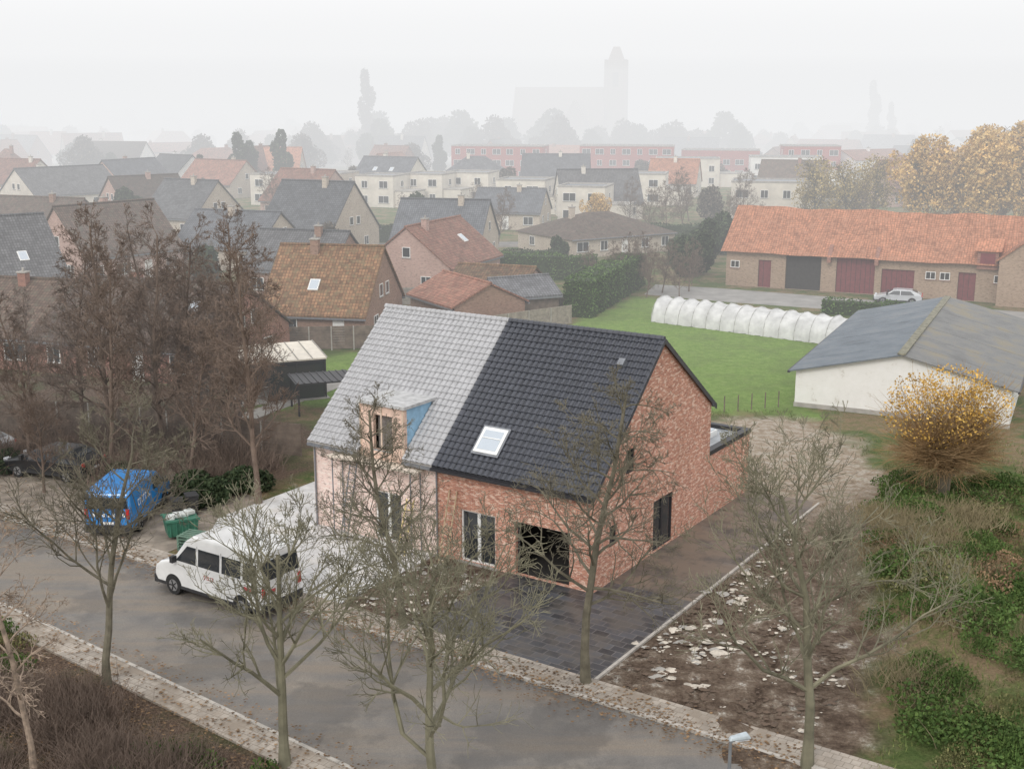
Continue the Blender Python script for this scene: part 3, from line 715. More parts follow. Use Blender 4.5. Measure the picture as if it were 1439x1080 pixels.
for k in range(7):
    y0_=-.4+k*3.65;y1_=y0_+3.7
    for sx in (-1,1):
        q=[(sx*7.1,y0_,2.42+.012*k),(0,y0_,4.12+.012*k),(0,y1_,4.12+.012*k),(sx*7.1,y1_,2.42+.012*k)]
        if sx>0:q=q[::-1]
        mb.hexa(q,[(p[0],p[1],p[2]+.08) for p in q],0 if sx<0 else 1)
mb.obj('roof',[corr('shed_roof',(.14,.17,.20),(.18,.20,.22)),corr('shed_roof_mossy',(.19,.19,.185),(.24,.21,.15))],SH)
mb=MB();mb.box(-.25,.25,-.45,25.2,4.2,4.3,0);mb.box(-7.2,-7.05,-.4,25.2,2.35,2.5,1);mb.box(7.05,7.2,-.4,25.2,2.35,2.5,1)
mb.obj('ridge_and_trim',[plain('moss_ridge',(.2,.19,.14),.9,var=.5),DFRAME],SH)
# veranda
VR=empty('glass_veranda',-16.3,81.5,0,rad(22))
mb=MB();mb.hexa([(-3,-2.2,2.75),(3,-2.2,2.75),(3,2.4,3.1),(-3,2.4,3.1)],[(-3,-2.2,2.85),(3,-2.2,2.85),(3,2.4,3.2),(-3,2.4,3.2)])
for k in range(7): mb.hexa([(-3+k,-2.2,2.86),(-2.94+k,-2.2,2.86),(-2.94+k,2.4,3.21),(-3+k,2.4,3.21)],[(-3+k,-2.2,2.9),(-2.94+k,-2.2,2.9),(-2.94+k,2.4,3.25),(-3+k,2.4,3.25)],1)
mb.obj('roof',[plain('veranda_roof',(.72,.66,.56),.5,var=.1),CONC],VR)
mb=MB()
for x in (-2.9,-.95,.95,2.9):
    for y in (-2.1,2.3): mb.box(x-.05,x+.05,y-.05,y+.05,0,2.74)
for x in (-2.9,2.9): mb.box(x-.05,x+.05,-.05,.05,0,2.8)
mb.box(-2.95,2.95,-2.16,-2.04,2.6,2.74);mb.box(2.85,2.95,-2.03,2.24,2.6,2.74);mb.box(-2.95,-2.85,-2.03,2.24,2.6,2.74)
mb.obj('frame',[DFRAME],VR)
mb=MB();mb.box(2.89,2.91,-2.0,2.2,.1,2.6);mb.box(-2.8,2.8,2.29,2.31,.1,2.6);mb.box(-.9,2.8,-2.11,-2.09,.1,2.6);mb.obj('glass',[GLASS],VR)
mb=MB();mb.box(-3.1,3.1,-2.4,2.5,.0,.06);mb.obj('floor',[CONC],VR)
sheet('garden_path',[(-18,75.5),(-16.5,75),(-11.2,86),(-12.4,87)],.03,CONC,.03)
P=empty('carport',-12.6,77.5,0,rad(20));mb=MB();mb.box(-2,2,-1.6,1.6,2.1,2.2)
for k in range(9): mb.box(-1.9+k*.45,-1.82+k*.45,-1.6,1.6,2.201,2.25)
mb.obj('roof',[DFRAME],P);mb=MB()
for x in (-1.8,1.8):
    for y in (-1.4,1.4): mb.box(x-.06,x+.06,y-.06,y+.06,0,2.1)
mb.obj('posts',[DFRAME],P)
def fence(name,pts,h=1.9,mat=WOOD,post=CONC):
    mb=MB()
    for (x0,y0_),(x1,y1_) in zip(pts,pts[1:]):
        d=Vector((x1-x0,y1_-y0_,0));L=d.length;d.normalize();n=Vector((-d.y,d.x,0));k=max(1,int(L/1.8))
        for i in range(k):
            a=Vector((x0,y0_,0))+d*(L*i/k);w=L/k
            mb.obox(a+Vector((0,0,h/2+.05)),d,n,.1,h+.1,.1,1)
            for j in range(9):
                mb.obox(a+d*(w/2)+Vector((0,0,.12+h*(j+.5)/9)),d,n,w-.12,h/9-.015,.03 if j%2 else .05,0)
    mb.obj(name,[mat,post])
fence('wooden_fence',[(-34,72),(-26,71.5),(-17,68),(-12,66.2)],1.9)
fence('wooden_fence',[(-22,96),(-13,97),(-7,97.5),(-4,101)],1.9)
fence('wooden_fence',[(-19,86),(-22,76)],1.9)
fence('wooden_fence',[(-4,101),(1.5,105.5),(5.5,108.5)],1.7,plain('wood_grey',(.30,.26,.22),.9,var=.3))
fence('wooden_fence',[(2,112),(6,116)],1.7,plain('wood_grey2',(.24,.2,.16),.9,var=.3))
fence('concrete_fence',[(-13,118),(-7,120),(-3,124)],1.7,plain('panel_grey',(.30,.28,.25),.9))
mb=MB()
for (xa,ya,xb,yb) in ((9,80,13,76.3),(13,76.3,18.8,78.4)):
    for k in range(6):
        f=k/6;mb.rod((xa+(xb-xa)*f,ya+(yb-ya)*f,0),(xa+(xb-xa)*f,ya+(yb-ya)*f,1.1),.04,n=5)
mb.obj('fence_posts',[WOOD])
# ---------------------------------------------------------------- vegetation
def leafmesh(name,blobs,n,size,mat,seed=0,flat=.7):
    rg=np.random.default_rng(seed)
    vol=np.array([b_[3]*b_[4]*b_[5] for b_ in blobs])**.66;vol=vol/vol.sum()
    idx=rg.choice(len(blobs),n,p=vol);B=np.array(blobs)[idx]
    d=rg.normal(size=(n,3));d/=np.linalg.norm(d,axis=1)[:,None];rr_=rg.uniform(.5,1.08,n)**.6
    c=B[:,:3]+d*rr_[:,None]*B[:,3:6]
    a=rg.normal(size=(n,3));a/=np.linalg.norm(a,axis=1)[:,None];b_=np.cross(a,rg.normal(size=(n,3)));b_/=np.linalg.norm(b_,axis=1)[:,None]
    s=size*rg.uniform(.5,1.3,n)[:,None]
    q=np.stack([c-a*s-b_*s*flat,c+a*s-b_*s*flat*.6,c+a*s*.8+b_*s*flat,c-a*s*.7+b_*s*flat],1).reshape(-1,3)
    me=bpy.data.meshes.new(name);me.from_pydata(q.tolist(),[],[(4*i,4*i+1,4*i+2,4*i+3) for i in range(n)]);me.materials.append(mat)
    return me
def place(name,me,x,y,z=0,s=1,rz=None,parent=None,sz=None):
    o=bpy.data.objects.new(name,me);col.objects.link(o);o.location=(x,y,z);o.scale=(s,s,sz or s)
    o.rotation_euler[2]=R.uniform(0,6.28) if rz is None else rz
    if parent:o.parent=parent
    return o
def treemesh(name,seed,H,r0,cnt,spread,l1,t0,minr,mat,up=.12,jit=.16,lead=.95,ratio=(.55,.5,.5,.5),ang=(45,42,45,50),lr=.5):
    rn=random.Random(seed);V=[];F=[]
    def tube(pts,rs,sd):
        b0=len(V);d=(pts[-1]-pts[0]).normalized();a=d.orthogonal().normalized();c=d.cross(a)
        for p,r_ in zip(pts,rs):
            for k in range(sd):
                an=2*math.pi*k/sd;V.append(tuple(p+(a*math.cos(an)+c*math.sin(an))*r_))
        for i in range(len(pts)-1):
            for k in range(sd):
                k2=(k+1)%sd;F.append((b0+i*sd+k,b0+i*sd+k2,b0+(i+1)*sd+k2,b0+(i+1)*sd+k))
    def grow(p,d,L,r_,lv):
        n=(8,5,4,3,2)[lv];pts=[p];ds=[d]
        for i in range(n):
            j=jit*(.45 if lv==0 else 1)
            d=(d+Vector((rn.gauss(0,j),rn.gauss(0,j),rn.gauss(0,j)+up*(.8 if lv==0 else 1)))).normalized()
            p=p+d*(L/n);pts.append(p);ds.append(d)
        end=.3 if lv<3 else .5
        rs=[max(minr,r_*(1-(1-end)*i/n)) for i in range(n+1)]
        if lv==0: rs[0]*=1.35
        tube(pts,rs,(8,5,4,3,3)[lv])
        if lv<len(cnt):
            for c in range(cnt[lv]):
                t=(t0+(1-t0)*(c+rn.random())/cnt[lv]) if lv==0 else rn.uniform(.2,1)
                f=t*n;i=min(n-1,int(f));q=pts[i].lerp(pts[i+1],f-i);dd=ds[i+1]
                pr=dd.orthogonal().normalized();az=rn.uniform(0,6.283) if lv else c*2.4+rn.uniform(-.4,.4)
                pr=Matrix.Rotation(az,3,dd)@pr
                an=rad(ang[lv]+rn.uniform(-12,12))
                cd=(dd*math.cos(an)+pr*math.sin(an)).normalized()
                if lv==0: LL=l1*H*(1.15-.75*t)*rn.uniform(.75,1.15)*spread
                else: LL=L*ratio[lv]*(1.2-.5*t)*rn.uniform(.7,1.2)
                grow(q,cd,LL,max(minr,rs[i]*(lr if lv==0 else .6)),lv+1)
    grow(Vector((0,0,-.1)),Vector((0,0,1)),H*lead,r0,0)
    me=bpy.data.meshes.new(name);me.from_pydata(V,[],F);me.materials.append(mat)
    return me
C=(13,8,6,4)
t_a=treemesh('bare_tree_a',1,7.2,.16,C,1.0,.68,.26,.008,BARKG,ang=(46,40,42,45),lr=.58)
t_b=treemesh('bare_tree_b',2,7.2,.16,C,1.05,.74,.18,.008,BARKG,ang=(44,40,42,45),lr=.6)
t_c=treemesh('bare_tree_c',3,10.8,.17,(24,8,5,4),.95,.37,.28,.008,BARK,up=.05,ang=(62,45,45,50))
t_d=treemesh('bare_tree_d',4,10.0,.18,(16,8,6,4),1.0,.60,.26,.009,BARKG,ang=(52,42,45,48),lr=.55)
t_e=treemesh('bare_tree_e',5,9.0,.15,C,1.0,.54,.3,.009,BARK,ang=(50,42,45,48))
place('bare_tree',t_a,-7.0,33.4,s=1.03,rz=1);place('bare_tree',t_b,-2.3,31.4,s=1.03,rz=2)
place('bare_tree',t_c,2.6,38.8,s=1.0,rz=.5);place('bare_tree',t_d,9.1,33.4,s=.95,rz=3)
place('bare_tree',t_e,-14.2,38.6,s=1.0,rz=4);place('bare_tree',t_c,-4.2,43.3,s=.86,rz=2.2)
place('birch_tree',treemesh('birch_tree',9,11.5,.10,(26,6,4,3),.7,.24,.2,.009,BIRCH,up=-.02,ang=(55,45,45,50)),-14.4,32.6,s=1)
L1=treemesh('tall_tree_a',21,14,.16,(26,8,6,4),.75,.32,.18,.010,BARKB,up=.08,ang=(50,45,45,45))
L2=treemesh('tall_tree_b',22,13.5,.15,(26,8,6,4),.8,.33,.15,.010,BARKB,up=.08,ang=(53,45,45,45))
L3=treemesh('tall_tree_c',23,11,.14,(22,7,6,4),1.0,.36,.15,.012,BARKB,up=.06,ang=(58,45,45,45))
for i,(x,y,s) in enumerate([(-12.9,58.2,.97),(-20.1,66.7,1.0),(-17.4,70,1.0),(-23.5,68,1.0),(-26.0,70.5,.9),(-21.5,74,1.02),(-31,66,.6),(-34,70,.6),(-29,76,.65),(-17.5,74.5,.95),(-24,78,.95),(-36,62,.6),(-22.0,63,.9),(-38,78,.6),(-17.5,62.5,.85),(-33,80,.55),(-27,64.5,.75),(-15.5,67,.88),(-29,60.5,.6),(-24.5,60,.5),(-32.5,58,.6),(-26.5,54.5,.5),(-19.5,70.5,.95)]):
    place('bare_tree',(L1,L2,L3)[i%3],x,y,s=s)
for (x,y,s) in [(14,124,.5),(16,127,.5),(19,128,.5),(13,130,.55),(20,133,.35),(9,131,.4),(11.5,126,.5),(17.5,124.5,.4),(15,129.5,.55),(38,62,.5),(-2,172,.7),(20,180,.7),(27,190,.8),(33,176,.6),(19,196,.7),(30,205,.8),(24,186,.7),(38,200,.8),(-40,205,.8),(-5,208,.6),(-18,118,.5),(-30,110,.6)]:
    place('bare_tree',L3,x,y,s=s)
def bushmesh(name,seed,n,h,spread,mat,r_=.008):
    rn=random.Random(seed);V=[];F=[]
    for k in range(n):
        p=Vector((rn.gauss(0,spread*.35),rn.gauss(0,spread*.35),0));d=Vector((rn.gauss(0,.45),rn.gauss(0,.45),1)).normalized();L=h*rn.uniform(.4,1.1)
        prev=None
        for i in range(4):
            b0=len(V);a=d.orthogonal().normalized();c=d.cross(a);rr_=r_*(1.3-i*.3)
            for j in range(3):
                an=2.094*j;V.append(tuple(p+(a*math.cos(an)+c*math.sin(an))*rr_))
            if prev is not None:
                for j in range(3): F.append((prev+j,prev+(j+1)%3,b0+(j+1)%3,b0+j))
            prev=b0;d=(d+Vector((rn.gauss(0,.3),rn.gauss(0,.3),rn.gauss(0,.15)))).normalized();p=p+d*L/3.5
    me=bpy.data.meshes.new(name);me.from_pydata(V,[],F);me.materials.append(mat);return me
B1=bushmesh('bush_brown',1,900,1.7,2.0,BARKB,.011);B2=bushmesh('bush_olive',2,700,1.0,2.2,plain('twig_olive',(.24,.20,.115),.9),.011)
OB=leafmesh('bramble',[(0,0,.12,1.3,1.1,.28),(1.0,.5,.1,1.0,.8,.25),(-.8,-.5,.1,1.0,1.0,.25)],1100,.045,OLIVE,5)
WB=leafmesh('weeds',[(0,0,.2,1.2,1.1,.4),(1.0,.5,.15,.9,.8,.35),(-.8,-.5,.2,.9,.8,.45),(.3,-.9,.1,.8,.7,.3)],1700,.05,WEED,15)
BB=leafmesh('dead_fern',[(0,0,.12,1.2,1.1,.3),(.8,-.5,.1,1.0,.8,.25)],900,.045,BROWNL,6)
rn=random.Random(3)
for k in range(44):
    a=rn.uniform(-30,0);p=hw(a,near(a)-2.6-rn.uniform(0,5))
    place('bare_shrub',B1,p[0],p[1],s=rn.uniform(.55,1.0))
for k in range(40):
    a=rn.uniform(-32,3);p=hw(a,near(a)-1.9-rn.uniform(0,5))
    place('bramble',rn.choice((WB,OB,OB)),p[0],p[1],-.05,s=rn.uniform(.4,.9),sz=rn.uniform(.6,1.6))
for k in range(34):
    place('bare_shrub',B1,rn.uniform(-38,-14),rn.uniform(61,72),s=rn.uniform(.8,1.5))
DB=leafmesh('evergreen_shrub',[(0,0,.7,1.1,1.0,.8),(.8,.4,.6,.8,.8,.7),(-.9,.2,.6,.8,.7,.6)],2600,.085,DKGREEN,3)
for (x,y,s) in [(-15.2,58.2,.9),(-16.5,59.0,1.0),(-14.0,60.3,.9),(-21,61.5,.8),(-28,64,.8)]:
    place('evergreen_shrub',DB,x,y,s=s)
for k in range(150):
    x=rn.uniform(12,27);y=rn.uniform(32,62)
    if sdist(mud,x,y)>-.5: continue
    place('bramble',rn.choice((OB,BB,WB,WB)) if y>42 else rn.choice((WB,WB,OB)),x,y,mound(x,y)-.08,s=rn.uniform(.5,1.3),sz=rn.uniform(.6,1.5))
for k in range(36):
    x=rn.uniform(13.5,26);y=rn.uniform(38,66)
    if sdist(mud,x,y)>-.3: continue
    place('bare_shrub',B2,x,y,mound(x,y)-.1,s=rn.uniform(.5,1.25))
V=[];F=[]
for k in range(42000):
    x=rn.uniform(7,30);y=rn.uniform(30,77)
    if sdist(mud,x,y)>-.2-noise.noise((x,y,4)): continue
    if x>18.5 and y>70: continue
    z=mound(x,y)
    if noise.noise((x*.5,y*.5,9))<-.15: continue
    h=rn.uniform(.08,.30);an=rn.uniform(0,3.14);w=.02;i=len(V);lx=rn.gauss(0,.10);ly=rn.gauss(0,.10)
    V+=[(x-math.cos(an)*w,y-math.sin(an)*w,z-.02),(x+math.cos(an)*w,y+math.sin(an)*w,z-.02),(x+lx,y+ly,z+h)];F.append((i,i+1,i+2))
me=bpy.data.meshes.new('grass');me.from_pydata(V,[],F);me.materials.append(leafmat('grass_blades',(.10,.155,.045),(.25,.27,.10)));col.objects.link(bpy.data.objects.new('grass',me))
V=[];F=[]
for k in range(11000):
    q=rn.random()
    if q<.45: a=rn.uniform(-30,6);p=hw(a,near(a)-rn.uniform(-.8,6))
    elif q<.65: p=(rn.uniform(-38,-13),rn.uniform(56,70))
    else: a=rn.uniform(-30,12);p=hw(a,-8.0+rn.gauss(0,.6))
    i=len(V);an=rn.uniform(0,6.28);s=rn.uniform(.03,.07);z=.117
    for j in range(4): V.append((p[0]+math.cos(an+j*1.57)*s,p[1]+math.sin(an+j*1.57)*s*.8,z+rn.uniform(0,.02)))
    F.append((i,i+1,i+2,i+3))
me=bpy.data.meshes.new('fallen_leaves');me.from_pydata(V,[],F);me.materials.append(leafmat('leaf_litter',(.14,.085,.05),(.34,.22,.12)));col.objects.link(bpy.data.objects.new('fallen_leaves',me))
HC=plain('hedge_core',(.035,.055,.02),.95)
def hedge(name,x0,y0_,x1,y1_,w,h,mat=HEDGE,seed=1,size=.13):
    L=math.hypot(x1-x0,y1_-y0_);rg=np.random.default_rng(seed);n=int((L*h*2+L*w)*34)
    P=empty(name,x0,y0_,0,math.atan2(y1_-y0_,x1-x0))
    mb=MB();mb.box(.15,L-.15,-w/2+.15,w/2-.15,0,h-.15);mb.obj('core',[HC],P)
    f=rg.choice(5,n,p=[.34,.34,.2,.06,.06]);u=rg.uniform(0,1,n);v_=rg.uniform(0,1,n);j=rg.normal(0,.07,n)
    c=np.zeros((n,3))
    c[:,0]=np.where(f<3,u*L,np.where(f==3,j,L+j));c[:,1]=np.where(f==0,-w/2+j,np.where(f==1,w/2+j,(v_-.5)*w));c[:,1]=np.where(f>2,(u-.5)*w,c[:,1])
    c[:,2]=np.where(f==2,h+j,v_*h)
    c[:,2]+=.12*np.sin(c[:,0]*1.1)*(c[:,2]/h)
    a=rg.normal(size=(n,3));a/=np.linalg.norm(a,axis=1)[:,None];b_=np.cross(a,rg.normal(size=(n,3)));b_/=np.linalg.norm(b_,axis=1)[:,None];s=size*rg.uniform(.5,1.2,n)[:,None]
    q=np.stack([c-a*s,c-b_*s*.7,c+a*s,c+b_*s*.7],1).reshape(-1,3)
    me=bpy.data.meshes.new('foliage');me.from_pydata(q.tolist(),[],[(4*i,4*i+1,4*i+2,4*i+3) for i in range(n)]);me.materials.append(mat)
    o=bpy.data.objects.new('foliage',me);col.objects.link(o);o.parent=P
hedge('hedge',6.2,112,13.5,133,2.8,3.6);hedge('hedge',-3,139,9.5,136,1.8,2.8,seed=2)
hedge('hedge',30,114.5,42,109.5,1.4,1.4,seed=3);hedge('hedge',-14,147,-3,146,1.4,2.2,DKGREEN,seed=4)
hedge('hedge',-20,117,-12,116,1.2,1.8,DKGREEN,seed=5);hedge('hedge',-1,146,6,147,1.4,2.2,DKGREEN,seed=6)
hedge('hedge',-44,122,-30,118,1.4,2.0,DKGREEN,seed=7);hedge('hedge',20,148,24,160,2,3,DKGREEN,seed=8);hedge('hedge',-40,175,-12,174,1.5,2.5,DKGREEN,seed=9)
hedge('hedge',14,176,34,172,2,2.5,DKGREEN,seed=10)
EV=leafmesh('evergreen',[(0,0,2.2,1.9,1.9,2),(.5,.3,4,1.3,1.3,1.6),(-.8,-.3,3,1.3,1.2,1.4)],3500,.2,DKGREEN,8)
for (x,y,s) in [(20,139,.85),(22,141,.9),(6,152,.6),(-4,141,.5),(24,150,1.0),(-33,128,.9),(28,160,1),(-14,187,1.1),(-60,190,1.2)]: place('evergreen_tree',EV,x,y,s=s)
blobs=[(0,0,11,3.2,3.2,3),(2,1,8.5,3,3,3.2),(-2.3,0,8.5,3,3,3.2),(0,-2,6.5,3.2,2.6,3.2),(3,-.5,5.5,2.2,2.2,2.8),(-3,.5,5.5,2.4,2.2,2.8),(0,2,5,3,3,3)]
rg0=random.Random(5)
blobs+=[(rg0.gauss(0,2.6),rg0.gauss(0,2.6),rg0.uniform(3,12),1.1,1.1,rg0.uniform(1.2,2.4)) for _ in range(16)]
GW=leafmesh('golden_crown',blobs,9500,.20,GOLD,12)
TR=treemesh('willow_frame',31,12,.35,(16,7,5),1.0,.45,.2,.03,BARK,up=.1)
def leafy(name,x,y,s,crown,frame=TR):
    P=empty(name,x,y,0,R.uniform(0,6));place('branches',frame,0,0,0,s,0,P);place('crown',crown,0,0,0,s,0,P);return P
for (x,y,s) in [(67,195,1.05),(74,190,1.1),(83,196,1.2),(90,188,1.1),(79,203,1.15)]: leafy('golden_willow',x,y,s,GW)
GW2=leafmesh('golden_crown_thin',blobs,3600,.18,leafmat('leaf_fade',(.36,.28,.12),(.54,.42,.18)),13)
for (x,y,s) in [(50,199,.8),(56,202,.75),(61,205,.8)]: leafy('golden_willow',x,y,s,GW2)
leafy('orange_tree',13.5,190,.42,GW);
# pollard willow
P=empty('pollard_willow',22.0,58.6,0,0)
mb=MB();mb.rod((0,0,-.1),(.12,0,1.5),.34,.28,n=10);mb.rod((.12,0,1.4),(.05,.1,2.2),.46,.34,n=10);mb.rod((.1,0,1.8),(.9,.2,2.7),.2,.14,n=8);mb.rod((0,0,1.8),(-.8,-.1,2.6),.2,.14,n=8);mb.obj('trunk',[BARK],P)
rn2=random.Random(8);V=[];F=[]
heads=[Vector((0,0,2.2)),Vector((.9,.2,2.7)),Vector((-.8,-.1,2.6))]
for k in range(3900):
    th=rn2.uniform(0,6.283);el=math.acos(rn2.uniform(-.45,.97));d=Vector((math.sin(el)*math.cos(th),math.sin(el)*math.sin(th),math.cos(el)))
    p=rn2.choice(heads)+d*.2;L=rn2.uniform(1.0,4.5)*(.66+.42*max(d.z,-.2))*(1+.35*noise.noise(d*1.8));prev=None
    for i in range(5):
        b0=len(V);a=d.orthogonal().normalized();c=d.cross(a);rr_=.014*(1.25-i*.22)
        for j in range(3): V.append(tuple(p+(a*math.cos(2.094*j)+c*math.sin(2.094*j))*rr_))
        if prev is not None:
            for j in range(3):F.append((prev+j,prev+(j+1)%3,b0+(j+1)%3,b0+j))
        prev=b0;d=(d+Vector((rn2.gauss(0,.24),rn2.gauss(0,.24),.06+rn2.gauss(0,.18)))).normalized();p=p+d*L/4
me=bpy.data.meshes.new('twigs');me.from_pydata(V,[],F);me.materials.append(plain('willow_twigs',(.30,.20,.10),.9,var=.35,scale=1));o=bpy.data.objects.new('twigs',me);col.objects.link(o);o.parent=P
me=leafmesh('leaves',[(.2,0,6.2,1.7,1.6,.9),(1.7,-.3,5.3,1.3,1.3,1.1),(-1.6,.3,5.5,1.4,1.3,1.1),(.6,-.6,5.2,1.5,1.4,1.0),(-.4,.3,4.4,2.8,2.5,1.5)],4600,.055,ORANGE,9);o=bpy.data.objects.new('leaves',me);col.objects.link(o);o.parent=P
SP=leafmesh('garden_conifer',[(0,0,3,2.4,2.4,2.4),(.5,0,6,2.3,2.2,2.4),(-.5,.3,9,1.9,1.9,2.2),(.2,0,11.5,1.2,1.3,1.9)],2600,.32,DKGREEN,1)
for (x,y,s) in [(-64,286,.95),(-62,290,.8),(-54,286,1.0),(-20,335,.8),(-71,278,.6)]: place('evergreen_tree',SP,x,y,s=s)
PO=leafmesh('poplar',[(rg0.gauss(0,.5),rg0.gauss(0,.5),z,(2.6 if z<24 else 1.6)*rg0.uniform(.7,1.1),2.4 if z<24 else 1.6,3.4) for z in (5,8,11,14,17,20,23,26,29)],4200,.4,GREYTREE,2)
place('poplar_tree',PO,-46,390,s=.92);place('poplar_tree',PO,138,470,s=.85);place('poplar_tree',PO,143,464,s=.6)
DT=empty('distant_trees',0,0)
D1=leafmesh('dt1',[(0,0,6,4,4,3.5),(3,1,4.5,3,3,3),(-3,-1,4,3,4,3),(1,0,8.5,2.4,2.4,2.6),(-1.5,1,8,2,2,2.5)],2200,.34,GREYTREE,3)
D2=leafmesh('dt2',[(0,0,7,4.4,3.6,3.6),(4,1,5,3,3,3),(-4,-1,5,3.4,3,3),(1,0,9.5,2.5,2.4,2.5)],2200,.38,DKGREEN,4)
for k in range(130):
    y=rn.uniform(300,640);x=rn.uniform(-.48,.48)*y
    if y<350 and -20<x<95: continue
    if any(math.hypot(x-a,y-b_)<9 for a,b_ in placed): continue
    place('tree',rn.choice((D1,D1,D2,L3)),x,y,s=rn.uniform(.5,1.05),parent=DT)
for k in range(34):
    x=-75+k*4.5+rn.uniform(-2,2);place('tree',rn.choice((D1,D2)),x,385+rn.uniform(-15,15),s=rn.uniform(.8,1.45),parent=DT)
for k in range(50):
    x=rn.uniform(-340,340);place('tree',D1,x,rn.uniform(640,740),s=rn.uniform(.9,1.5),parent=DT)
for k in range(64):
    y=rn.uniform(120,300);x=rn.uniform(-.46,-.08)*y
    place('tree',rn.choice((D1,L3,L3)),x,y,s=rn.uniform(.2,.5),parent=DT)
for k in range(22):
    place('tree',rn.choice((D1,L3,L3)),rn.uniform(-20,90),rn.uniform(196,306),s=rn.uniform(.3,.6),parent=DT)
# ---------------------------------------------------------------- vehicles
def paint(name,c):
    m,nt,b=newmat(name);f=noi(nt,coord(nt),1.5,5);o=ramp(nt,f,[(.3,[x*.82 for x in c]),(.7,c)]);nt.links.new(o,b.inputs['Base Color'])
    b.inputs['Roughness'].default_value=.35;b.inputs['Coat Weight'].default_value=.6;b.inputs['Coat Roughness'].default_value=.1;return m
TYRE=plain('tyre',(.02,.02,.02),.85);RIM=plain('rim',(.35,.35,.36),.4,.6);PLAST=plain('bumper_plastic',(.03,.03,.032),.6)
REDL=plain('tail_light',(.45,.02,.02),.3);HEADL=plain('head_light',(.7,.72,.75),.15)
def vehicle(name,x,y,rot,prof,belt,W,tumble,pm,sidewins,glassedges,wheels,wr=.34,graphics=(),bev=.07,z=.02,scale=1):
    P=empty(name,x,y,z,rot);P.scale=(scale,)*3
    def hw_(zz): return W/2-(tumble*max(0,(zz-belt))**1.2)
    mb=MB()
    mb.hexa([(px,-hw_(pz),pz) for px,pz in prof],[(px,hw_(pz),pz) for px,pz in prof],0)
    o=mb.obj('body',[pm],P,uv=False,bevel=bev)
    o.modifiers['bev'].segments=3
    mb=MB()
    for poly in sidewins:
        for s in (-1,1):
            q=[(px,s*(hw_(pz)+.012),pz) for px,pz in poly]
            mb.face(q if s<0 else q[::-1],0)
    for (xa,za),(xb,zb) in glassedges:
        d=Vector((xb-xa,0,zb-za));nrm=Vector((-d.z,0,d.x)).normalized()
        if nrm.x*(1 if xa>0 else -1)<0: nrm=-nrm
        ya=hw_(za)-.12;yb=hw_(zb)-.12
        off=nrm*.015
        mb.face([Vector((xa,-ya,za))+off,Vector((xb,-yb,zb))+off,Vector((xb,yb,zb))+off,Vector((xa,ya,za))+off],0)
    mb.obj('windows',[GLASS],P,uv=False)
    mb=MB()
    for wx in wheels:
        for s in (-1,1):
            yy=s*(W/2-.10)
            mb.rod((wx,yy-.11,wr),(wx,yy+.12,wr),wr,n=24,m=0); mb.rod((wx,s*(W/2+.012),wr),(wx,s*(W/2+.03),wr),wr*.62,n=16,m=1)
            for k in range(5):
                an=k*1.2566;mb.rod((wx,s*(W/2+.034),wr),(wx+math.cos(an)*wr*.55,s*(W/2+.034),wr+math.sin(an)*wr*.55),.025,n=4,m=0)
            pts=[]
            for k in range(13):
                an=math.pi*k/12;pts.append((wx+math.cos(an)*(wr+.07),s*(W/2+.006),wr+math.sin(an)*(wr+.07)))
            mb.face(pts if s<0 else pts[::-1],0)
    mb.obj('wheels',[TYRE,RIM],P,uv=False)
    x0=min(p[0] for p in prof);x1=max(p[0] for p in prof)
    mb=MB();mb.box(x0-.05,x0+.1,-W/2+.03,W/2-.03,.28,.58,0);mb.box(x1-.1,x1+.05,-W/2+.03,W/2-.03,.26,.56,0)
    for s in (-1,1):
        mb.box(x0-.03,x0+.06,s*(W/2-.14)-.07,s*(W/2-.14)+.07,.85,1.25 if W>1.85 else 1.02,1)
        mb.box(x1-.2,x1+.0,s*(W/2-.25)-.14,s*(W/2-.25)+.14,.62,.84,2)
        mx=glassedges[0][0][0]-.15
        mb.box(mx-.05,mx+.1,s*(W/2+.11)-.1,s*(W/2+.11)+.1,belt+.02,belt+.26,0)
    mb.box(x0-.06,x0-.051,-.26,.26,.62,.73,3);mb.box(x0,x1,-W/2-.012,-W/2+.02,.30,.42,0);mb.box(x0,x1,W/2-.02,W/2+.012,.30,.42,0)
    mb.obj('bumpers_lights_mirrors',[PLAST,REDL,HEADL,WFRAME],P,uv=False)
    if graphics:
        mb=MB();mats=[]
        for (kind,pts,mt) in graphics:
            if mt not in mats:mats.append(mt)
            k=mats.index(mt)
            if kind=='side':
                for s in (-1,1):
                    q=[(px,s*(hw_(pz)+.008),pz) for px,pz in pts];mb.face(q if s<0 else q[::-1],k)
            elif kind=='rear': mb.face([(x0-.012+(pz-.6)*.02,py,pz) for py,pz in pts],k)
        mb.obj('livery',mats,P,uv=False)
    return P
WV=paint('paint_white',(.78,.78,.77));BLU=paint('paint_blue',(.03,.25,.64));BK=paint('paint_black',(.012,.013,.016));SV=paint('paint_silver',(.5,.52,.54))
RG=plain('livery_red',(.42,.06,.07),.4,var=.1)
def letters(x0,x1,z0,z1,n,seed,mt):
    rr=random.Random(seed);out=[];w=(x1-x0)/n
    for k in range(n):
        a=x0+k*w;t=w*.22
        out.append(('side',[(a,z0),(a+t,z0),(a+t,z1),(a,z1)],mt))
        if rr.random()<.7: out.append(('side',[(a+t,z1-(z1-z0)*.22),(a+w*.7,z1-(z1-z0)*.22),(a+w*.7,z1),(a+t,z1)],mt))
        if rr.random()<.6: out.append(('side',[(a+t,z0),(a+w*.7,z0),(a+w*.7,z0+(z1-z0)*.22),(a+t,z0+(z1-z0)*.22)],mt))
    return out
SEAM=plain('panel_gap',(.12,.12,.12),.6)
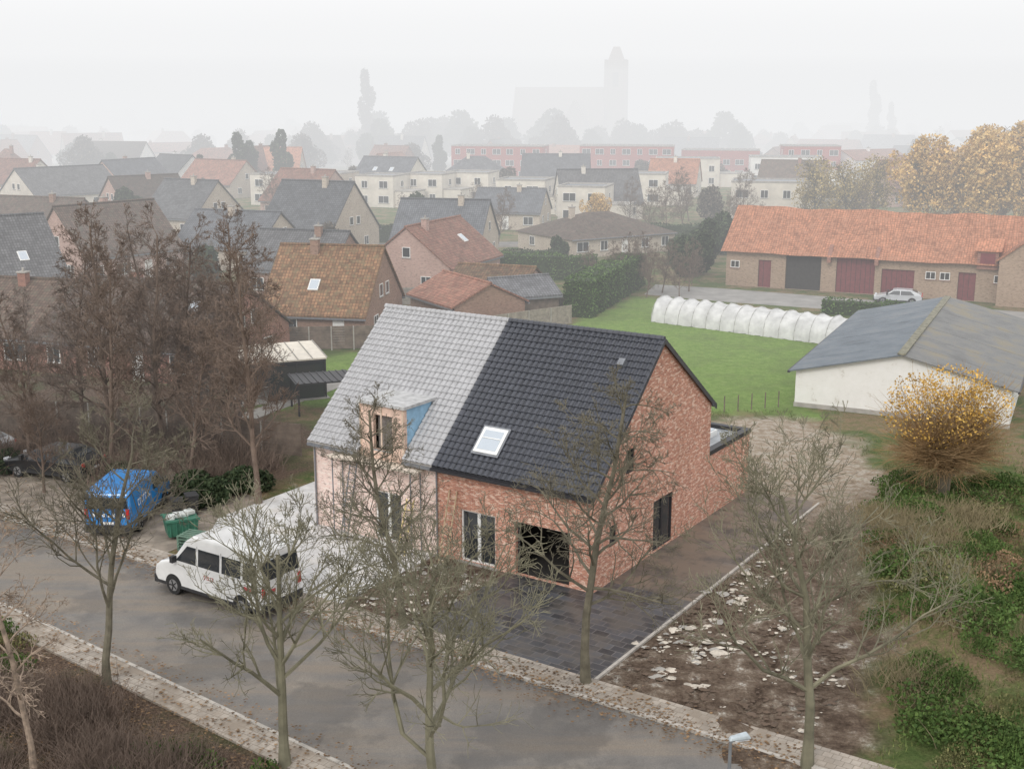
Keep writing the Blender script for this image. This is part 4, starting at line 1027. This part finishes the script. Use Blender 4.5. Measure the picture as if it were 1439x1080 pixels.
prof=[(-2.7,.3),(2.6,.3),(2.78,.6),(2.72,.95),(2.45,1.15),(1.75,1.38),(1.12,2.15),(.75,2.40),(.2,2.47),(-2.3,2.48),(-2.6,2.38),(-2.72,1.4)]
vehicle('white_van',-11.75,46.55,math.pi+HR,prof,1.3,2.05,.09,WV,
 [[(1.55,1.38),(.95,2.02),(.5,2.02),(.5,1.38)],[(.38,1.38),(.38,2.02),(-.7,2.02),(-.7,1.38)],[(-.82,1.38),(-.82,2.02),(-1.75,2.02),(-1.75,1.38)],[(-1.87,1.38),(-1.87,2.02),(-2.5,2.02),(-2.5,1.38)]],
 [((1.70,1.42),(1.14,2.10)),((-2.66,2.1),(-2.71,1.4))],(1.75,-1.75),.36,
 letters(-.35,.15,.95,1.1,5,1,RG)+[('side',[(-1.9,.98),(-1.9,1.14),(-2.4,1.14),(-2.4,.98)],RG),('side',[(-1.0,.5),(-1.0,.56),(-2.6,.56),(-2.6,.5)],SEAM),('side',[(.46,.5),(.46,2.1),(.44,2.1),(.44,.5)],SEAM),('side',[(-.76,.5),(-.76,2.1),(-.78,2.1),(-.78,.5)],SEAM),('rear',[(-.01,.5),(.01,.5),(.01,2.2),(-.01,2.2)],SEAM),('rear',[(.3,.9),(.7,.9),(.7,1.05),(.3,1.05)],RG)],bev=.10,scale=1.13)
prof=[(-2.4,.3),(2.45,.3),(2.52,.6),(2.42,.92),(1.65,1.15),(1.0,1.78),(.6,1.93),(-2.2,1.95),(-2.38,1.82),(-2.45,1.1)]
vehicle('blue_van',-18.75,56.0,rad(88),prof,1.12,1.92,.10,BLU,
 [[(1.5,1.16),(.95,1.68),(.3,1.68),(.3,1.16)]],[((1.6,1.2),(1.02,1.74)),((-2.385,1.7),(-2.43,1.25))],(1.55,-1.5),.33,
 letters(-1.6,-.1,1.1,1.38,7,3,WFRAME)+[('rear',[(-.7+k*.2,.92),(-.62+k*.2,.92),(-.58+k*.2,1.06),(-.7+k*.2,1.06)],WFRAME) for k in range(7)]+[('rear',[(-.01,.5),(.01,.5),(.01,1.8),(-.01,1.8)],PLAST)],bev=.10,scale=1.18)
prof=[(-2.25,.28),(2.2,.28),(2.3,.55),(2.2,.75),(1.2,.95),(.5,1.40),(.1,1.47),(-1.3,1.45),(-1.9,1.2),(-2.25,1.0),(-2.32,.6)]
carw=[[(1.0,.95),(.42,1.34),(-.2,1.36),(-.2,.95)],[(-.28,.95),(-.28,1.36),(-1.2,1.34),(-1.6,.98)]]
ge=[((1.15,.98),(.52,1.38)),((-1.35,1.42),(-1.86,1.22))]
vehicle('black_car',-25.0,63.0,rad(160),prof,.92,1.82,.35,BK,carw,ge,(1.42,-1.4),.33,scale=1.15)
vehicle('silver_car',39,120.3,rad(160),prof,.92,1.82,.35,SV,carw,ge,(1.42,-1.4),.33)
vehicle('silver_car',-31,66.5,rad(165),prof,.92,1.82,.35,SV,carw,ge,(1.42,-1.4),.33)
GRN=plain('plastic_green',(.04,.15,.10),.5)
def bin_(name,x,y,rot,m,h=1.05):
    P=empty(name,x,y,.02,rot);mb=MB();mb.hexa([(-.22,-.25,.08),(.22,-.25,.08),(.22,.25,.08),(-.22,.25,.08)],[(-.28,-.33,h),(.28,-.33,h),(.28,.33,h),(-.28,.33,h)]);mb.obj('body',[m],P,bevel=.03)
    mb=MB();mb.box(-.3,.3,-.36,.38,h+.002,h+.08);mb.rod((-.25,.38,h),(.25,.38,h),.03);mb.obj('lid',[m],P,bevel=.02)
    mb=MB();mb.rod((-.3,.25,.12),(-.24,.25,.12),.12,n=14);mb.rod((.24,.25,.12),(.3,.25,.12),.12,n=14);mb.obj('wheels',[TYRE],P)
bin_('wheelie_bin',-16.3,55.6,.3,PLAST);bin_('wheelie_bin',-15.8,56.4,.5,PLAST)
P=empty('waste_container',-15.6,53.6,.02,rad(25));mb=MB()
mb.hexa([(-.65,-.5,.15),(.65,-.5,.15),(.65,.5,.15),(-.65,.5,.15)],[(-.75,-.6,.95),(.75,-.6,.95),(.75,.6,.95),(-.75,.6,.95)]);mb.box(-.8,.8,-.65,-.601,.88,.97);mb.box(-.8,.8,.601,.65,.88,.97)
for k in range(5): mb.box(-.6+k*.28,-.54+k*.28,-.61,-.48,.2,.86)
mb.obj('body',[GRN],P);mb=MB()
for k in range(4): mb.obox((-.45+k*.3,.1*k-.15,1.02+.04*(k%2)),(1,.2*k-.3,0),(-.2*k+.3,1,0),.42,.2,.5)
mb.obj('rubbish_bags',[plain('bags',(.5,.52,.5),.6)],P,bevel=.06)
P=empty('pallet_stack',-14.5,51.8,.02,rad(-20));mb=MB()
for k in range(5):
    for j in range(5): mb.box(-.6,.6,-.5+j*.22,-.38+j*.22,.12+k*.15,.145+k*.15)
    for j in range(3): mb.box(-.6+j*.55,-.5+j*.55,-.5,.5,.03+k*.15,.118+k*.15)
mb.obj('pallets',[plain('pallet_green',(.12,.20,.15),.8)],P)
P=empty('street_lamp',5.3,26.4,0,rad(10))
mb=MB();mb.rod((0,0,0),(0,0,1),.08,.07,n=12);mb.rod((0,0,1),(0,0,4.85),.06,.04,n=12);mb.rod((0,0,4.85),(.15,0,4.95),.035,n=8);mb.obj('pole',[ZINC],P)
mb=MB();mb.hexa([(-.05,-.08,4.9),(.5,-.13,4.95),(.5,.13,4.95),(-.05,.08,4.9)],[(0,-.06,5.0),(.42,-.1,5.06),(.42,.1,5.06),(0,.06,5.0)]);mb.obj('head',[plain('lamp_grey',(.42,.47,.50),.4)],P,bevel=.03)
mb=MB();mb.box(.1,.45,-.09,.09,4.90,4.915);mb.obj('lens',[HEADL],P)
# ---------------------------------------------------------------- fog (absorbing slabs, scattered light put in as their own emission; thinning with height)
def fog(name,x0,x1,y0_,y1_,z1,sig,c):
    mb=MB();mb.box(x0,x1,y0_,y1_,-1,z1);o=mb.obj(name,[],uv=False)
    m=bpy.data.materials.new(name);m.use_nodes=True;nt=m.node_tree;nt.nodes.clear()
    out=nt.nodes.new('ShaderNodeOutputMaterial');ab=nt.nodes.new('ShaderNodeVolumeAbsorption');em=nt.nodes.new('ShaderNodeEmission');ad=nt.nodes.new('ShaderNodeAddShader')
    ab.inputs['Color'].default_value=(0,0,0,1);ab.inputs['Density'].default_value=sig
    em.inputs['Color'].default_value=(*c,1);em.inputs['Strength'].default_value=sig
    nt.links.new(ab.outputs[0],ad.inputs[0]);nt.links.new(em.outputs[0],ad.inputs[1]);nt.links.new(ad.outputs[0],out.inputs['Volume'])
    o.data.materials.append(m)
fog('fog',-900,900,60,1600,44,.0022,(.90,.905,.915))
fog('fog_bank',-890,890,280,1590,30,.0042,(.78,.79,.80))
fog('fog_bank',-885,885,300,1580,42,.0024,(.84,.85,.86))
fog('fog_bank',-880,880,310,1570,58,.0018,(.90,.905,.91))
fog('fog_bank',-875,875,320,1560,78,.0016,(.95,.95,.955))
fog('fog_bank',-870,870,330,1550,104,.0014,(.98,.98,.985))
# ---------------------------------------------------------------- world & light
w=bpy.data.worlds.new('World');scene.world=w;w.use_nodes=True;nt=w.node_tree
bg=nt.nodes['Background'];sk=nt.nodes.new('ShaderNodeTexSky');sk.sky_type='NISHITA';sk.sun_disc=False
sk.sun_elevation=rad(38);sk.sun_rotation=rad(205);sk.air_density=1.2;sk.dust_density=4
hs=nt.nodes.new('ShaderNodeHueSaturation');hs.inputs['Saturation'].default_value=.2;hs.inputs['Value'].default_value=1
mx=nt.nodes.new('ShaderNodeMix');mx.data_type='RGBA';mx.inputs[0].default_value=.75;mx.inputs[7].default_value=(11.0,11.0,11.1,1)
nt.links.new(sk.outputs[0],hs.inputs['Color']);nt.links.new(hs.outputs[0],mx.inputs[6]);nt.links.new(mx.outputs[2],bg.inputs['Color']);bg.inputs['Strength'].default_value=.13
ld=bpy.data.lights.new('sun','SUN');ld.energy=1.0;ld.angle=rad(16);ld.color=(1,.955,.89);lo=bpy.data.objects.new('sun',ld);col.objects.link(lo);lo.rotation_euler=(rad(52),0,rad(-25))
cd=bpy.data.cameras.new('camera');cd.lens=42.28;cd.sensor_width=36;cd.clip_end=8000;cd.clip_start=.5
co=bpy.data.objects.new('camera',cd);col.objects.link(co);co.location=(0,0,20);co.rotation_euler=(rad(90-13.3),0,0);scene.camera=co
scene.view_settings.view_transform='Standard';scene.view_settings.look='None';scene.view_settings.exposure=0
